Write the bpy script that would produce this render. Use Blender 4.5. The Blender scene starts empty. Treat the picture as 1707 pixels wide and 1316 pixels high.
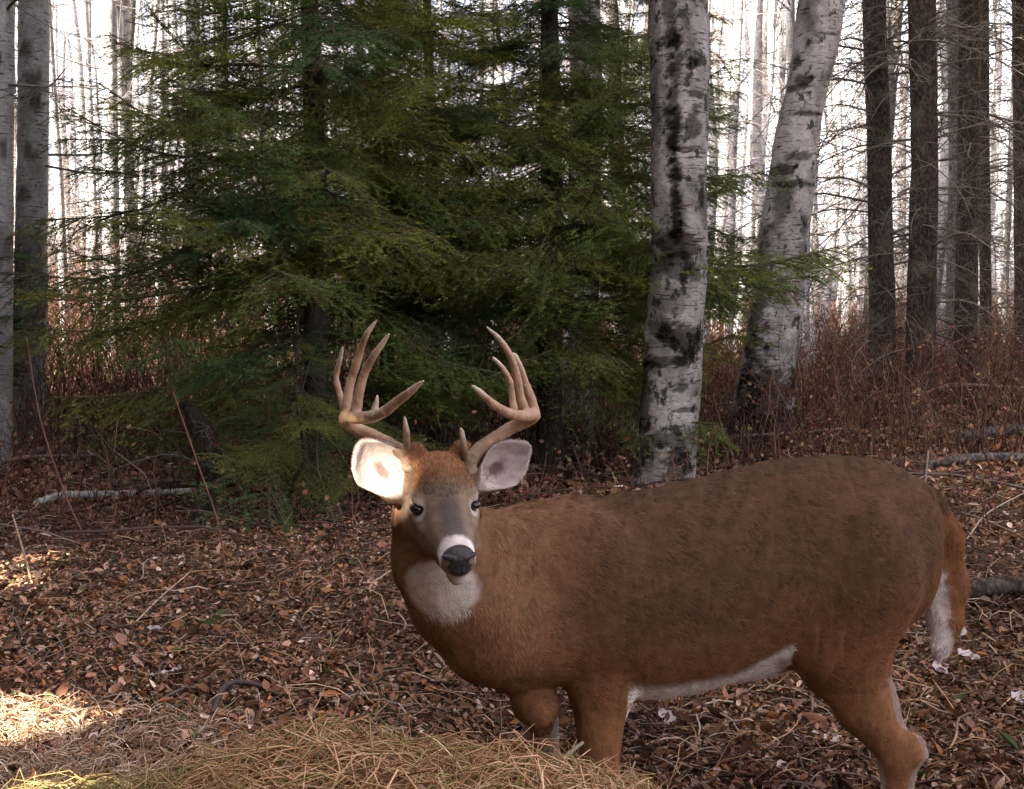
import bpy, math, random
import numpy as np
from mathutils import Matrix, Vector

# ------------------------------------------------------------------ camera, sky, sun, exposure
scn = bpy.context.scene
rng = np.random.default_rng(7)
random.seed(7)
F_PX, CAM_H, W_PX, H_PX = 1830.0, 1.5, 1707.0, 1316.0
PITCH = math.atan(158.0 / F_PX)
cam_d = bpy.data.cameras.new("camera")
cam_d.sensor_width = 36.0
cam_d.lens = F_PX / W_PX * 36.0
cam_d.clip_end = 2000.0
cam = bpy.data.objects.new("camera", cam_d)
cam.location = (0, 0, CAM_H)
cam.rotation_euler = (math.radians(90) - PITCH, 0, 0)
scn.collection.objects.link(cam)
scn.camera = cam

TO_SUN = np.array([-0.60, -0.585, 0.545]); TO_SUN /= np.linalg.norm(TO_SUN)
SUN_EL = math.asin(TO_SUN[2]); SUN_AZ = math.atan2(TO_SUN[0], TO_SUN[1])
world = bpy.data.worlds.new("World"); scn.world = world
world.use_nodes = True
wn = world.node_tree; bg = wn.nodes["Background"]
sky = wn.nodes.new("ShaderNodeTexSky"); sky.sky_type = 'NISHITA'; sky.sun_disc = False
sky.sun_elevation = SUN_EL; sky.sun_rotation = SUN_AZ
sky.dust_density = 4.0; sky.ozone_density = 0.6; sky.air_density = 1.0
hs = wn.nodes.new("ShaderNodeHueSaturation"); hs.inputs["Saturation"].default_value = 0.30
wn.links.new(sky.outputs[0], hs.inputs["Color"])
mul = wn.nodes.new("ShaderNodeMix"); mul.data_type = 'RGBA'; mul.blend_type = 'MULTIPLY'; mul.inputs[0].default_value = 1.0
mul.inputs[7].default_value = (1.0, .94, 1.0, 1)
wn.links.new(hs.outputs[0], mul.inputs[6]); wn.links.new(mul.outputs[2], bg.inputs[0])
bg.inputs[1].default_value = 0.13
sun_d = bpy.data.lights.new("sun", 'SUN'); sun_d.energy = 4.6; sun_d.angle = math.radians(0.5)
sun_d.color = (1.0, 0.93, 0.82)
sun = bpy.data.objects.new("sun", sun_d); scn.collection.objects.link(sun)
sun.rotation_euler = Vector(tuple(TO_SUN)).to_track_quat('Z', 'Y').to_euler()
scn.view_settings.view_transform = 'Standard'
scn.view_settings.look = 'None'
scn.view_settings.gamma = 1.0
scn.view_settings.exposure = 2.78
scn.cycles.use_denoising = True
scn.cycles.max_bounces = 5
scn.cycles.diffuse_bounces = 3

COL = scn.collection

# ------------------------------------------------------------------ helpers
def P(px, py, Y):
    """A point seen at pixel (px, py) of the photograph and standing at distance Y in front of the camera."""
    X = (px - W_PX / 2) / F_PX; V = -(py - H_PX / 2) / F_PX
    d = np.array([X, math.cos(PITCH) + V * math.sin(PITCH), -math.sin(PITCH) + V * math.cos(PITCH)])
    return np.array([0, 0, CAM_H]) + d * (Y / d[1])

def _hash(ix, iy, iz, seed):
    h = (ix * 374761393 + iy * 668265263 + iz * 2147483647 + seed * 974634777) & 0xFFFFFFFF
    h = ((h ^ (h >> 13)) * 1274126177) & 0xFFFFFFFF
    return ((h ^ (h >> 16)) & 0xFFFFFF) / float(0xFFFFFF)

def vnoise(p, seed=0):
    """Value noise 0..1 at points (N,3)."""
    p = np.asarray(p, float); i = np.floor(p).astype(np.int64); f = p - i; f = f * f * (3 - 2 * f)
    r = 0
    for dx in (0, 1):
        for dy in (0, 1):
            for dz in (0, 1):
                w = (f[:, 0] if dx else 1 - f[:, 0]) * (f[:, 1] if dy else 1 - f[:, 1]) * (f[:, 2] if dz else 1 - f[:, 2])
                r = r + w * _hash(i[:, 0] + dx, i[:, 1] + dy, i[:, 2] + dz, seed)
    return r

def fbm(p, octs=4, seed=0):
    p = np.asarray(p, float); a, s, t = 1.0, 0.0, 0.0
    for k in range(octs):
        s = s + a * vnoise(p * 2 ** k + 17.3 * k, seed + k); t += a; a *= 0.5
    return s / t

def ground_h(x, y):
    x = np.atleast_1d(np.asarray(x, float)); y = np.atleast_1d(np.asarray(y, float))
    p = np.stack([x, y, np.zeros_like(x)], 1)
    h = (fbm(p * 0.55, 3, 3) - 0.5) * 0.22 + (fbm(p * 2.4, 3, 9) - 0.5) * 0.07
    fade = np.clip((y - 2.9) / 1.5, 0.15, 1)
    return h * fade + np.clip(y - 11, 0, 60) * 0.016 + np.clip(y - 9, 0, 30) * np.clip(x, 0, 10) * 0.0012

def gh(x, y): return float(ground_h(x, y)[0])

def make_mesh(name, V, faces, col=None, smooth=False, mats=()):
    """faces: list of int arrays (N,3) / (N,4)."""
    V = np.asarray(V, np.float32)
    if isinstance(faces, np.ndarray): faces = [faces]
    faces = [np.asarray(f, np.int32) for f in faces if len(f)]
    me = bpy.data.meshes.new(name)
    me.vertices.add(len(V)); me.vertices.foreach_set("co", V.ravel())
    loops = np.concatenate([f.ravel() for f in faces])
    tot = np.concatenate([np.full(len(f), f.shape[1], np.int32) for f in faces])
    start = np.concatenate([[0], np.cumsum(tot)[:-1]]).astype(np.int32)
    me.loops.add(len(loops)); me.loops.foreach_set("vertex_index", loops)
    me.polygons.add(len(tot)); me.polygons.foreach_set("loop_start", start)
    try: me.polygons.foreach_set("loop_total", tot)
    except Exception: pass
    if smooth: me.polygons.foreach_set("use_smooth", np.ones(len(tot), bool))
    if col is not None:
        c = np.ones((len(V), 4), np.float32); c[:, :3] = col
        a = me.color_attributes.new("col", 'FLOAT_COLOR', 'POINT'); a.data.foreach_set("color", c.ravel())
    for m in mats: me.materials.append(m)
    me.update(calc_edges=True)
    return me

def link(name, me, parent=None, loc=None, rot=None, scale=None):
    o = bpy.data.objects.new(name, me); COL.objects.link(o)
    if parent is not None: o.parent = parent
    if loc is not None: o.location = tuple(loc)
    if rot is not None: o.rotation_euler = tuple(rot)
    if scale is not None: o.scale = (scale,) * 3 if np.isscalar(scale) else tuple(scale)
    return o

def tag(o, label=None, cat=None, group=None, kind=None):
    if label: o["label"] = label
    if cat: o["category"] = cat
    if group: o["group"] = group
    if kind: o["kind"] = kind
    return o

def thing(name, label, cat, loc=(0, 0, 0), rotz=0.0, group=None):
    o = bpy.data.objects.new(name, None); COL.objects.link(o)
    o.empty_display_size = 0.1
    o.location = tuple(loc); o.rotation_euler = (0, 0, rotz)
    return tag(o, label, cat, group)

class MB:
    def __init__(s): s.V = []; s.T = []; s.Q = []; s.C = []; s.n = 0
    def add(s, V, F, col=None):
        V = np.asarray(V, float)
        if len(V) == 0: return
        for f in (F if isinstance(F, list) else [F]):
            f = np.asarray(f)
            if len(f): (s.T if f.shape[1] == 3 else s.Q).append(f + s.n)
        s.V.append(V); s.n += len(V)
        c = np.ones((len(V), 3)) if col is None else (np.tile(np.asarray(col, float), (len(V), 1)) if np.ndim(col) == 1 else col)
        s.C.append(c)
    def mesh(s, name, mat, smooth=False, offset=None):
        V = np.concatenate(s.V)
        if offset is not None: V = V - np.asarray(offset)
        F = []
        if s.T: F.append(np.concatenate(s.T))
        if s.Q: F.append(np.concatenate(s.Q))
        return make_mesh(name, V, F, np.concatenate(s.C), smooth, [mat])

def resample(pts, n):
    """Catmull-Rom through pts (any columns), n samples."""
    p = np.asarray(pts, float); m = len(p)
    if m == 2: return p[0] + (p[1] - p[0]) * np.linspace(0, 1, n)[:, None]
    q = np.vstack([2 * p[0] - p[1], p, 2 * p[-1] - p[-2]])
    t = np.linspace(0, m - 1 - 1e-9, n); i = t.astype(int); f = (t - i)[:, None]
    a, b, c, d = q[i], q[i + 1], q[i + 2], q[i + 3]
    return 0.5 * (2 * b + (c - a) * f + (2 * a - 5 * b + 4 * c - d) * f ** 2 + (3 * b - a - 3 * c + d) * f ** 3)

def tube(pts, rad, nseg=6, cap=True):
    p = np.asarray(pts, float); n = len(p); rad = np.broadcast_to(rad, n)
    t = np.gradient(p, axis=0); t /= np.linalg.norm(t, axis=1)[:, None] + 1e-12
    ref = np.array([0, 0, 1.0]) if abs(t[0, 2]) < 0.8 else np.array([1.0, 0, 0])
    u = np.cross(t, ref); u /= np.linalg.norm(u, axis=1)[:, None] + 1e-12
    v = np.cross(t, u)
    a = np.linspace(0, 2 * math.pi, nseg, endpoint=False)
    ring = u[:, None, :] * np.cos(a)[None, :, None] + v[:, None, :] * np.sin(a)[None, :, None]
    V = (p[:, None, :] + ring * rad[:, None, None]).reshape(-1, 3)
    i = np.arange(n - 1)[:, None] * nseg; j = np.arange(nseg)[None, :]; k = (j + 1) % nseg
    Q = np.stack([i + j, i + k, i + nseg + k, i + nseg + j], -1).reshape(-1, 4)
    F = [Q]
    if cap:
        V = np.vstack([V, p[0], p[-1]]); c0 = n * nseg; jj = np.arange(nseg); kk = (jj + 1) % nseg
        F.append(np.stack([kk, jj, np.full(nseg, c0)], 1))
        o = (n - 1) * nseg
        F.append(np.stack([o + jj, o + kk, np.full(nseg, c0 + 1)], 1))
    return V, F

def scatter(TV, TF, org, R, scale):
    """Copies of a template: org (N,3), R (N,3,3) whose rows are the local axes, scale (N,) or (N,3)."""
    n = len(org); scale = np.asarray(scale, float)
    if scale.ndim == 1: scale = np.repeat(scale[:, None], 3, 1)
    L = TV[None, :, :] * scale[:, None, :]
    V = np.einsum('nij,njk->nik', L, R) + org[:, None, :]
    F = (TF[None] + (np.arange(n) * len(TV))[:, None, None]).reshape(-1, TF.shape[1])
    return V.reshape(-1, 3), F

def unit(v): return v / (np.linalg.norm(v, axis=-1, keepdims=True) + 1e-12)

def frames(zdir, roll=None):
    """Rows x,y,z with y along zdir argument's direction (the template's long axis is y)."""
    y = unit(zdir); n = len(y)
    r = unit(rng.normal(size=(n, 3))) if roll is None else roll
    x = unit(np.cross(y, r)); z = np.cross(x, y)
    return np.stack([x, y, z], 1)

def rand_in(a, b, n=None): return rng.uniform(a, b, n)

# ------------------------------------------------------------------ materials
def new_mat(name):
    m = bpy.data.materials.new(name); m.use_nodes = True
    nt = m.node_tree; b = nt.nodes["Principled BSDF"]
    return m, nt, b

def N(nt, t, **kw):
    n = nt.nodes.new(t)
    for k, v in kw.items():
        if k in n.inputs: n.inputs[k].default_value = v
        else: setattr(n, k, v)
    return n

def math_n(nt, op, a, b=None, c=None):
    n = nt.nodes.new("ShaderNodeMath"); n.operation = op
    for i, v in enumerate((a, b, c)):
        if v is None: continue
        if isinstance(v, (int, float)): n.inputs[i].default_value = v
        else: nt.links.new(v, n.inputs[i])
    return n.outputs[0]

def mixc(nt, fac, a, b, blend='MIX'):
    n = nt.nodes.new("ShaderNodeMix"); n.data_type = 'RGBA'; n.blend_type = blend
    for sock, v in ((n.inputs[0], fac), (n.inputs[6], a), (n.inputs[7], b)):
        if isinstance(v, (int, float)): sock.default_value = v
        elif isinstance(v, (tuple, list)): sock.default_value = (*v[:3], 1)
        else: nt.links.new(v, sock)
    return n.outputs[2]

def noise(nt, coord, scale, detail=4, rough=0.55, mapping=None):
    if mapping is not None:
        mp = nt.nodes.new("ShaderNodeMapping"); mp.inputs["Scale"].default_value = mapping
        nt.links.new(coord, mp.inputs[0]); coord = mp.outputs[0]
    n = N(nt, "ShaderNodeTexNoise", Scale=scale, Detail=detail, Roughness=rough)
    nt.links.new(coord, n.inputs["Vector"]); return n.outputs["Fac"]

def step(nt, v, lo, hi):
    n = nt.nodes.new("ShaderNodeMapRange"); n.clamp = True
    n.inputs[1].default_value = lo; n.inputs[2].default_value = hi
    nt.links.new(v, n.inputs[0]); return n.outputs[0]

def attr_mat(name, rough=0.8, nscale=30, namt=0.35, spec=0.05, bump=0.0, trans=0.0):
    m, nt, b = new_mat(name)
    at = N(nt, "ShaderNodeAttribute", attribute_name="col")
    tc = N(nt, "ShaderNodeTexCoord")
    nz = noise(nt, tc.outputs["Object"], nscale, 5, 0.6)
    k = math_n(nt, 'MULTIPLY_ADD', nz, 2 * namt, 1 - namt)
    cmb = nt.nodes.new("ShaderNodeCombineColor")
    for i in range(3): nt.links.new(k, cmb.inputs[i])
    nt.links.new(mixc(nt, 1.0, at.outputs["Color"], cmb.outputs[0], 'MULTIPLY'), b.inputs["Base Color"])
    b.inputs["Roughness"].default_value = rough
    b.inputs["Specular IOR Level"].default_value = spec
    if trans:
        tr = N(nt, "ShaderNodeBsdfTranslucent"); nt.links.new(at.outputs["Color"], tr.inputs[0])
        mx = N(nt, "ShaderNodeMixShader"); mx.inputs[0].default_value = trans
        nt.links.new(b.outputs[0], mx.inputs[1]); nt.links.new(tr.outputs[0], mx.inputs[2])
        nt.links.new(mx.outputs[0], nt.nodes["Material Output"].inputs[0])
    if bump:
        bp = N(nt, "ShaderNodeBump", Strength=bump, Distance=0.01); nt.links.new(nz, bp.inputs["Height"])
        nt.links.new(bp.outputs[0], b.inputs["Normal"])
    return m

def bark_birch(name, pale=(0.52, 0.455, 0.43), grey=(0.22, 0.19, 0.175), patch=0.57, moss=0.25):
    m, nt, b = new_mat(name)
    tc = N(nt, "ShaderNodeTexCoord"); oi = N(nt, "ShaderNodeObjectInfo")
    av = nt.nodes.new("ShaderNodeVectorMath"); av.operation = 'ADD'
    sc = math_n(nt, 'MULTIPLY', oi.outputs["Random"], 37.0)
    nt.links.new(tc.outputs["Object"], av.inputs[0]); nt.links.new(sc, av.inputs[1])
    co = av.outputs[0]
    big = noise(nt, co, 2.6, 4, 0.6, (1.6, 1.6, 1.0))
    fine = noise(nt, co, 26, 5, 0.7, (1, 1, 1.6))
    blot = noise(nt, co, 7.0, 5, 0.65, (1.3, 1.3, 1.0))
    line = noise(nt, co, 6.0, 3, 0.5, (1.1, 1.1, 11.0))
    line2 = noise(nt, co, 14.0, 2, 0.5, (1.0, 1.0, 7.0))
    c = mixc(nt, step(nt, big, 0.36, 0.62), grey, pale)
    c = mixc(nt, math_n(nt, 'MULTIPLY', step(nt, fine, 0.42, 0.66), 0.55), c, (0.15, 0.135, 0.12))
    c = mixc(nt, math_n(nt, 'MULTIPLY', step(nt, fine, 0.30, 0.16), 0.4), c, (0.62, 0.60, 0.58))
    c = mixc(nt, math_n(nt, 'MULTIPLY', step(nt, line, 0.615, 0.66), 0.85), c, (0.035, 0.03, 0.026))
    c = mixc(nt, math_n(nt, 'MULTIPLY', step(nt, line2, 0.66, 0.72), 0.7), c, (0.05, 0.043, 0.037))
    c = mixc(nt, math_n(nt, 'MULTIPLY', step(nt, blot, patch, patch + 0.07), 0.9), c, (0.03, 0.027, 0.022))
    if moss: c = mixc(nt, math_n(nt, 'MULTIPLY', step(nt, big, 0.46, 0.30), moss), c, (0.055, 0.06, 0.03))
    at = N(nt, "ShaderNodeAttribute", attribute_name="col"); c = mixc(nt, 1.0, c, at.outputs["Color"], 'MULTIPLY')
    nt.links.new(c, b.inputs["Base Color"]); b.inputs["Roughness"].default_value = 0.85
    b.inputs["Specular IOR Level"].default_value = 0.05
    h = math_n(nt, 'SUBTRACT', fine, math_n(nt, 'MULTIPLY', step(nt, blot, patch, patch + 0.07), 0.6))
    h = math_n(nt, 'SUBTRACT', h, math_n(nt, 'MULTIPLY', step(nt, line, 0.6, 0.66), 0.5))
    bp = N(nt, "ShaderNodeBump", Strength=0.9, Distance=0.012); nt.links.new(h, bp.inputs["Height"])
    nt.links.new(bp.outputs[0], b.inputs["Normal"])
    return m

def bark_dark(name, c0=(0.04, 0.029, 0.021), c1=(0.115, 0.082, 0.062), lich=(0.14, 0.135, 0.10)):
    m, nt, b = new_mat(name)
    tc = N(nt, "ShaderNodeTexCoord"); oi = N(nt, "ShaderNodeObjectInfo")
    av = nt.nodes.new("ShaderNodeVectorMath"); av.operation = 'ADD'
    sc = math_n(nt, 'MULTIPLY', oi.outputs["Random"], 23.0)
    nt.links.new(tc.outputs["Object"], av.inputs[0]); nt.links.new(sc, av.inputs[1]); co = av.outputs[0]
    vo = N(nt, "ShaderNodeTexVoronoi", Scale=42.0)
    mp = nt.nodes.new("ShaderNodeMapping"); mp.inputs["Scale"].default_value = (1, 1, 0.45)
    nt.links.new(co, mp.inputs[0]); nt.links.new(mp.outputs[0], vo.inputs["Vector"])
    n1 = noise(nt, co, 22, 5, 0.65, (1, 1, 0.5)); n2 = noise(nt, co, 3.5, 4, 0.6)
    c = mixc(nt, step(nt, n1, 0.3, 0.7), c0, c1)
    c = mixc(nt, math_n(nt, 'MULTIPLY', step(nt, vo.outputs["Distance"], 0.32, 0.62), 0.7), c, (0.02, 0.015, 0.012))
    c = mixc(nt, math_n(nt, 'MULTIPLY', step(nt, n2, 0.52, 0.68), 0.45), c, lich)
    nt.links.new(c, b.inputs["Base Color"]); b.inputs["Roughness"].default_value = 0.9
    b.inputs["Specular IOR Level"].default_value = 0.04
    h = math_n(nt, 'SUBTRACT', n1, vo.outputs["Distance"])
    bp = N(nt, "ShaderNodeBump", Strength=1.0, Distance=0.012); nt.links.new(h, bp.inputs["Height"])
    nt.links.new(bp.outputs[0], b.inputs["Normal"])
    return m

def soil_mat():
    m, nt, b = new_mat("forest_soil")
    tc = N(nt, "ShaderNodeTexCoord"); co = tc.outputs["Object"]
    vo = N(nt, "ShaderNodeTexVoronoi", Scale=24.0); nt.links.new(co, vo.inputs["Vector"])
    n1 = noise(nt, co, 30, 6, 0.7); n2 = noise(nt, co, 1.2, 4, 0.6)
    c = mixc(nt, step(nt, n1, 0.35, 0.65), (0.035, 0.022, 0.015), (0.11, 0.065, 0.045))
    v = mixc(nt, step(nt, vo.outputs["Color"], 0.2, 0.9), (0.05, 0.03, 0.022), (0.17, 0.105, 0.075))
    c = mixc(nt, 0.5, c, v)
    c = mixc(nt, math_n(nt, 'MULTIPLY', step(nt, n2, 0.52, 0.70), 0.4), c, (0.04, 0.045, 0.02))
    nt.links.new(c, b.inputs["Base Color"]); b.inputs["Roughness"].default_value = 0.95
    b.inputs["Specular IOR Level"].default_value = 0.04
    bp = N(nt, "ShaderNodeBump", Strength=0.8, Distance=0.03); nt.links.new(n1, bp.inputs["Height"])
    nt.links.new(bp.outputs[0], b.inputs["Normal"])
    return m

M_SOIL = soil_mat()
M_LEAF = attr_mat("dead_leaf", 0.75, 60, 0.35, 0.10, trans=0.12)
M_STEM = attr_mat("brush_stem", 0.85, 40, 0.4, 0.04)
M_NEEDLE = attr_mat("spruce_needle", 0.7, 8, 0.25, 0.08, trans=0.15)
M_STRAW = attr_mat("straw", 0.65, 50, 0.3, 0.15, trans=0.15)
M_WOOD = attr_mat("weathered_wood", 0.85, 35, 0.5, 0.05, 0.5)
M_BIRCH = bark_birch("birch_bark")
M_BIRCH_MAIN = bark_birch("birch_bark_weathered", (0.44, 0.385, 0.36), (0.17, 0.145, 0.13), 0.54, 0.45)
M_BIRCH_FAR = bark_birch("aspen_bark", (0.58, 0.55, 0.53), (0.34, 0.32, 0.30), 0.66, 0.0)
M_SPRUCE = bark_dark("spruce_bark")
M_DARKBARK = bark_dark("dark_bark", (0.022, 0.016, 0.012), (0.07, 0.05, 0.038), (0.08, 0.08, 0.05))
M_GREYBARK = bark_dark("grey_bark", (0.09, 0.08, 0.07), (0.22, 0.20, 0.18), (0.26, 0.25, 0.22))

# ------------------------------------------------------------------ ground
def build_ground():
    xs = np.unique(np.concatenate([np.linspace(-400, -14, 34), np.linspace(-14, -5, 60), np.linspace(-5, 5, 190), np.linspace(5, 14, 60), np.linspace(14, 400, 34)]))
    ys = np.unique(np.concatenate([np.linspace(-200, 1.5, 30), np.linspace(1.5, 12, 210), np.linspace(12, 30, 90), np.linspace(30, 600, 50)]))
    X, Y = np.meshgrid(xs, ys, indexing='ij')
    Z = ground_h(X.ravel(), Y.ravel())
    V = np.stack([X.ravel(), Y.ravel(), Z], 1)
    a = (np.arange(len(xs) - 1)[:, None] * len(ys) + np.arange(len(ys) - 1)[None, :]).ravel()
    Q = np.stack([a, a + len(ys), a + len(ys) + 1, a + 1], 1)
    o = link("ground", make_mesh("ground", V, Q, None, True, [M_SOIL]))
    tag(o, kind="structure")
build_ground()

# ------------------------------------------------------------------ leaf litter
LEAF_V = np.array([[0, -.5, 0], [-.30, -.18, .09], [.30, -.18, .09], [-.33, .12, .12], [.33, .12, .12], [0, -.05, -.02], [0, .5, .10], [0, .22, .0]], float)
LEAF_F = np.array([[0, 5, 1], [0, 2, 5], [1, 5, 3], [2, 4, 5], [5, 7, 3], [5, 4, 7], [3, 7, 6], [4, 6, 7]])
LEAF_COLS = np.array([[.17, .085, .050], [.23, .12, .075], [.33, .20, .14], [.10, .052, .03], [.42, .29, .22], [.28, .13, .055], [.05, .028, .018], [.20, .11, .08], [.52, .42, .36], [.065, .085, .03]])
LEAF_P = np.array([.17, .16, .13, .15, .08, .09, .11, .05, .025, .035])

def ground_points(n, d0, d1, spread=0.56, power=1.0):
    u = rng.uniform(0, 1, n)
    d = (d0 ** (1 - power) + u * (d1 ** (1 - power) - d0 ** (1 - power))) ** (1 / (1 - power)) if abs(power - 1) > 1e-6 else d0 * (d1 / d0) ** u
    x = rng.uniform(-1, 1, n) * (d * spread + 0.4)
    return x, d

def leaf_field(n, d0, d1, smin, smax, lift=0.02, power=1.0, tilt=0.62, seed=1):
    x, y = ground_points(n, d0, d1, power=power)
    z = ground_h(x, y) + rng.uniform(0, lift, n) ** 1.0
    s = rng.uniform(smin, smax, n) * (1 + 0.02 * np.clip(y - 5, 0, 20))
    nrm = unit(np.stack([rng.normal(0, tilt, n), rng.normal(0, tilt, n), np.ones(n)], 1))
    yd = unit(np.cross(nrm, unit(rng.normal(size=(n, 3))))); xd = np.cross(yd, nrm)
    R = np.stack([xd, yd, nrm], 1)
    sc = np.stack([s * rng.uniform(.75, 1.25, n), s * rng.uniform(.7, 1.9, n), s * rng.uniform(-2, 4.5, n)], 1)
    V, F = scatter(LEAF_V, LEAF_F, np.stack([x, y, z], 1), R, sc)
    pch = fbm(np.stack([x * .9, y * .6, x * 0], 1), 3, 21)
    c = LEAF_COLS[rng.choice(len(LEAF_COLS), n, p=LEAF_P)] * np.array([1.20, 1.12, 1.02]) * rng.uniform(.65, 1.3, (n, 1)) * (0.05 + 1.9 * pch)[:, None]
    return V, F, np.repeat(c, len(LEAF_V), 0)

def litter():
    mb = MB()
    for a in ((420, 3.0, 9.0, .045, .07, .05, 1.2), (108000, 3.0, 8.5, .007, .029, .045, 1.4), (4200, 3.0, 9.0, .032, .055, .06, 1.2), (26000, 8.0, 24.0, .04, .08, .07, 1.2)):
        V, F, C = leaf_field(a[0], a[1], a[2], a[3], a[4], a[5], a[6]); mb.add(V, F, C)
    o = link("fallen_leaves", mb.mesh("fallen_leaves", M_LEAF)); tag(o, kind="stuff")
    # bits of bark and broken twigs between the leaves
    n = 9000
    x, y = ground_points(n, 3.0, 12.0, power=1.2)
    L = rng.uniform(.05, .28, n) * rng.uniform(.4, 1, n)
    TV, TF = tube(resample([[0, -.5, 0], [.03, -.15, .05], [-.03, .2, .04], [.03, .5, 0]], 5), 1.0, 3, False)
    TV, _ = TV, TF
    base = resample([[0, -.5, 0], [.03, -.15, .05], [-.03, .2, .04], [.03, .5, 0]], 5)
    TV, TF = tube(base, .012, 3, False)
    d = np.stack([rng.normal(size=n), rng.normal(size=n) * .8, rng.normal(size=n) * .14], 1)
    R = frames(d)
    L[-260:] = rng.uniform(.3, 1.3, 260); y[-260:] = rng.uniform(6.5, 13, 260); x[-260:] = (rng.uniform(-80, 1750, 260) - 853) / F_PX * y[-260:]
    slim = np.where(np.arange(n) >= n - 260, .42, 1.0)
    V, F = scatter(TV, TF[0], np.stack([x, y, ground_h(x, y) + rng.uniform(.01, .05, n) + (np.arange(n) >= n - 260) * rng.uniform(0, .10, n)], 1), R, np.stack([L * slim * rng.uniform(.7, 2.2, n), L, L * slim * rng.uniform(.7, 2.2, n)], 1))
    c = np.array([[.20, .13, .10], [.30, .22, .18], [.11, .07, .05], [.42, .31, .22]])[rng.integers(0, 4, n)] * rng.uniform(.6, 1.2, (n, 1)) * np.where(slim < 1, .62, 1.0)[:, None]
    mb = MB(); mb.add(V, F, np.repeat(c, len(TV), 0))
    o = link("twig_litter", mb.mesh("twig_litter", M_STEM)); tag(o, kind="stuff")
litter()

# ------------------------------------------------------------------ straw heap and loose straw
def heap_h(x, y):
    px = (x / 2.45) * F_PX + W_PX / 2
    prof = np.interp(px, [-160, -60, 60, 180, 260, 330, 400, 480, 560, 650, 750, 850, 950, 1030, 1075, 1120],
                     [0, .36, .38, .385, .40, .44, .485, .518, .510, .500, .485, .468, .44, .41, .375, 0])
    yy = (y - 2.18) / np.where(y > 2.18, .42, .9)
    k = np.clip(1 - yy ** 2, 0, 1) ** .8
    n = (fbm(np.stack([x * 5, y * 5, 0 * x], 1), 3, 5) - .5) * .10
    return prof * k + n * (prof > 0.02) * k

def straw(n, pts, up, Lr, cols, w=.0016, seed=0):
    cols = cols * 1.55
    base = resample([[0, -.5, 0], [.05, -.18, .07], [.02, .18, .07], [-.06, .5, 0]], 5)
    TV, TF = tube(base, 1.0, 3, False)
    off = TV.reshape(5, 3, 3) - base[:, None, :]
    taper = np.array([1, 1, .9, .7, .35])
    TV = (base[:, None, :] + off * taper[:, None, None] * .008).reshape(-1, 3)
    L = rng.uniform(*Lr, n)
    d = np.stack([rng.normal(size=n) * 1.0, rng.normal(size=n) * .75, rng.normal(size=n) * up], 1)
    R = frames(d)
    wsc = w / .008 * rng.uniform(.6, 1.5, n)
    S = np.stack([np.maximum(wsc, L * .6), L, np.maximum(wsc, L * .6)], 1)
    # keep thickness and bend apart: bend by L, thickness by w
    TB = np.repeat(base, 3, 0); TO = (off * taper[:, None, None]).reshape(-1, 3)
    bend = rng.uniform(.3, 4.5, n) * (L < .3) + .6
    loc = TB[None] * np.stack([L * bend, L, L * bend], 1)[:, None, :] + TO[None] * (w * rng.uniform(.6, 1.6, n))[:, None, None]
    V = (np.einsum('nij,njk->nik', loc, R) + pts[:, None, :]).reshape(-1, 3)
    F = (TF[0][None] + (np.arange(n) * len(TB))[:, None, None]).reshape(-1, 4)
    c = cols[rng.integers(0, len(cols), n)] * rng.uniform(.65, 1.25, (n, 1))
    return V, F, np.repeat(c, len(TB), 0)

STRAW_COLS = np.array([[.44, .27, .13], [.54, .38, .22], [.38, .20, .10], [.42, .27, .13], [.24, .21, .07], [.48, .27, .16], [.24, .12, .06]])

def straw_heap():
    xs = np.linspace(-1.4, .42, 130); ys = np.linspace(1.35, 2.65, 90)
    X, Y = np.meshgrid(xs, ys, indexing='ij')
    Z = np.maximum(heap_h(X.ravel(), Y.ravel()) - .02, -.05)
    V = np.stack([X.ravel(), Y.ravel(), Z], 1)
    a = (np.arange(len(xs) - 1)[:, None] * len(ys) + np.arange(len(ys) - 1)[None, :]).ravel()
    Q = np.stack([a, a + len(ys), a + len(ys) + 1, a + 1], 1)
    root = thing("straw_heap", "long low heap of loose golden and greenish straw in front of the buck", "straw heap", (-.35, 2.1, 0))
    off = np.array([-.35, 2.1, 0])
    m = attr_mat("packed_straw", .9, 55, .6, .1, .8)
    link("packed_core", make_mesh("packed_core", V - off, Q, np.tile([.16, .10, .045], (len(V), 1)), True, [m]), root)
    n = 46000
    x = rng.uniform(-1.36, .40, n * 2); y = rng.uniform(1.7, 2.62, n * 2)
    h = heap_h(x, y); ok = (h > .16); x, y, h = x[ok][:n], y[ok][:n], h[ok][:n]; n = len(x)
    z = h + rng.uniform(-.015, .022, n)
    g = fbm(np.stack([x * 3, y * 3, x * 0], 1), 3, 14)
    V, F, C = straw(n, np.stack([x, y, z], 1), .16, (.06, .26), STRAW_COLS, .0015)
    gg = np.repeat(np.clip((g - .45) * 5, 0, 1), 15)[:, None]
    C = C * (1 - gg * .45) + gg * .45 * np.array([.30, .30, .09])
    mb = MB(); mb.add(V - off, F, C)
    n = 260   # stray stalks standing out of the heap
    x = rng.uniform(-.95, .36, n); y = rng.uniform(2.15, 2.45, n); h = heap_h(x, y)
    V, F, C = straw(n, np.stack([x, y, h + .015], 1), .55, (.08, .22), STRAW_COLS[[0, 1, 4]], .0018); mb.add(V - off, F, C)
    o = link("straw", mb.mesh("straw", M_STRAW), root); tag(o, kind="stuff")
straw_heap()

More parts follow.
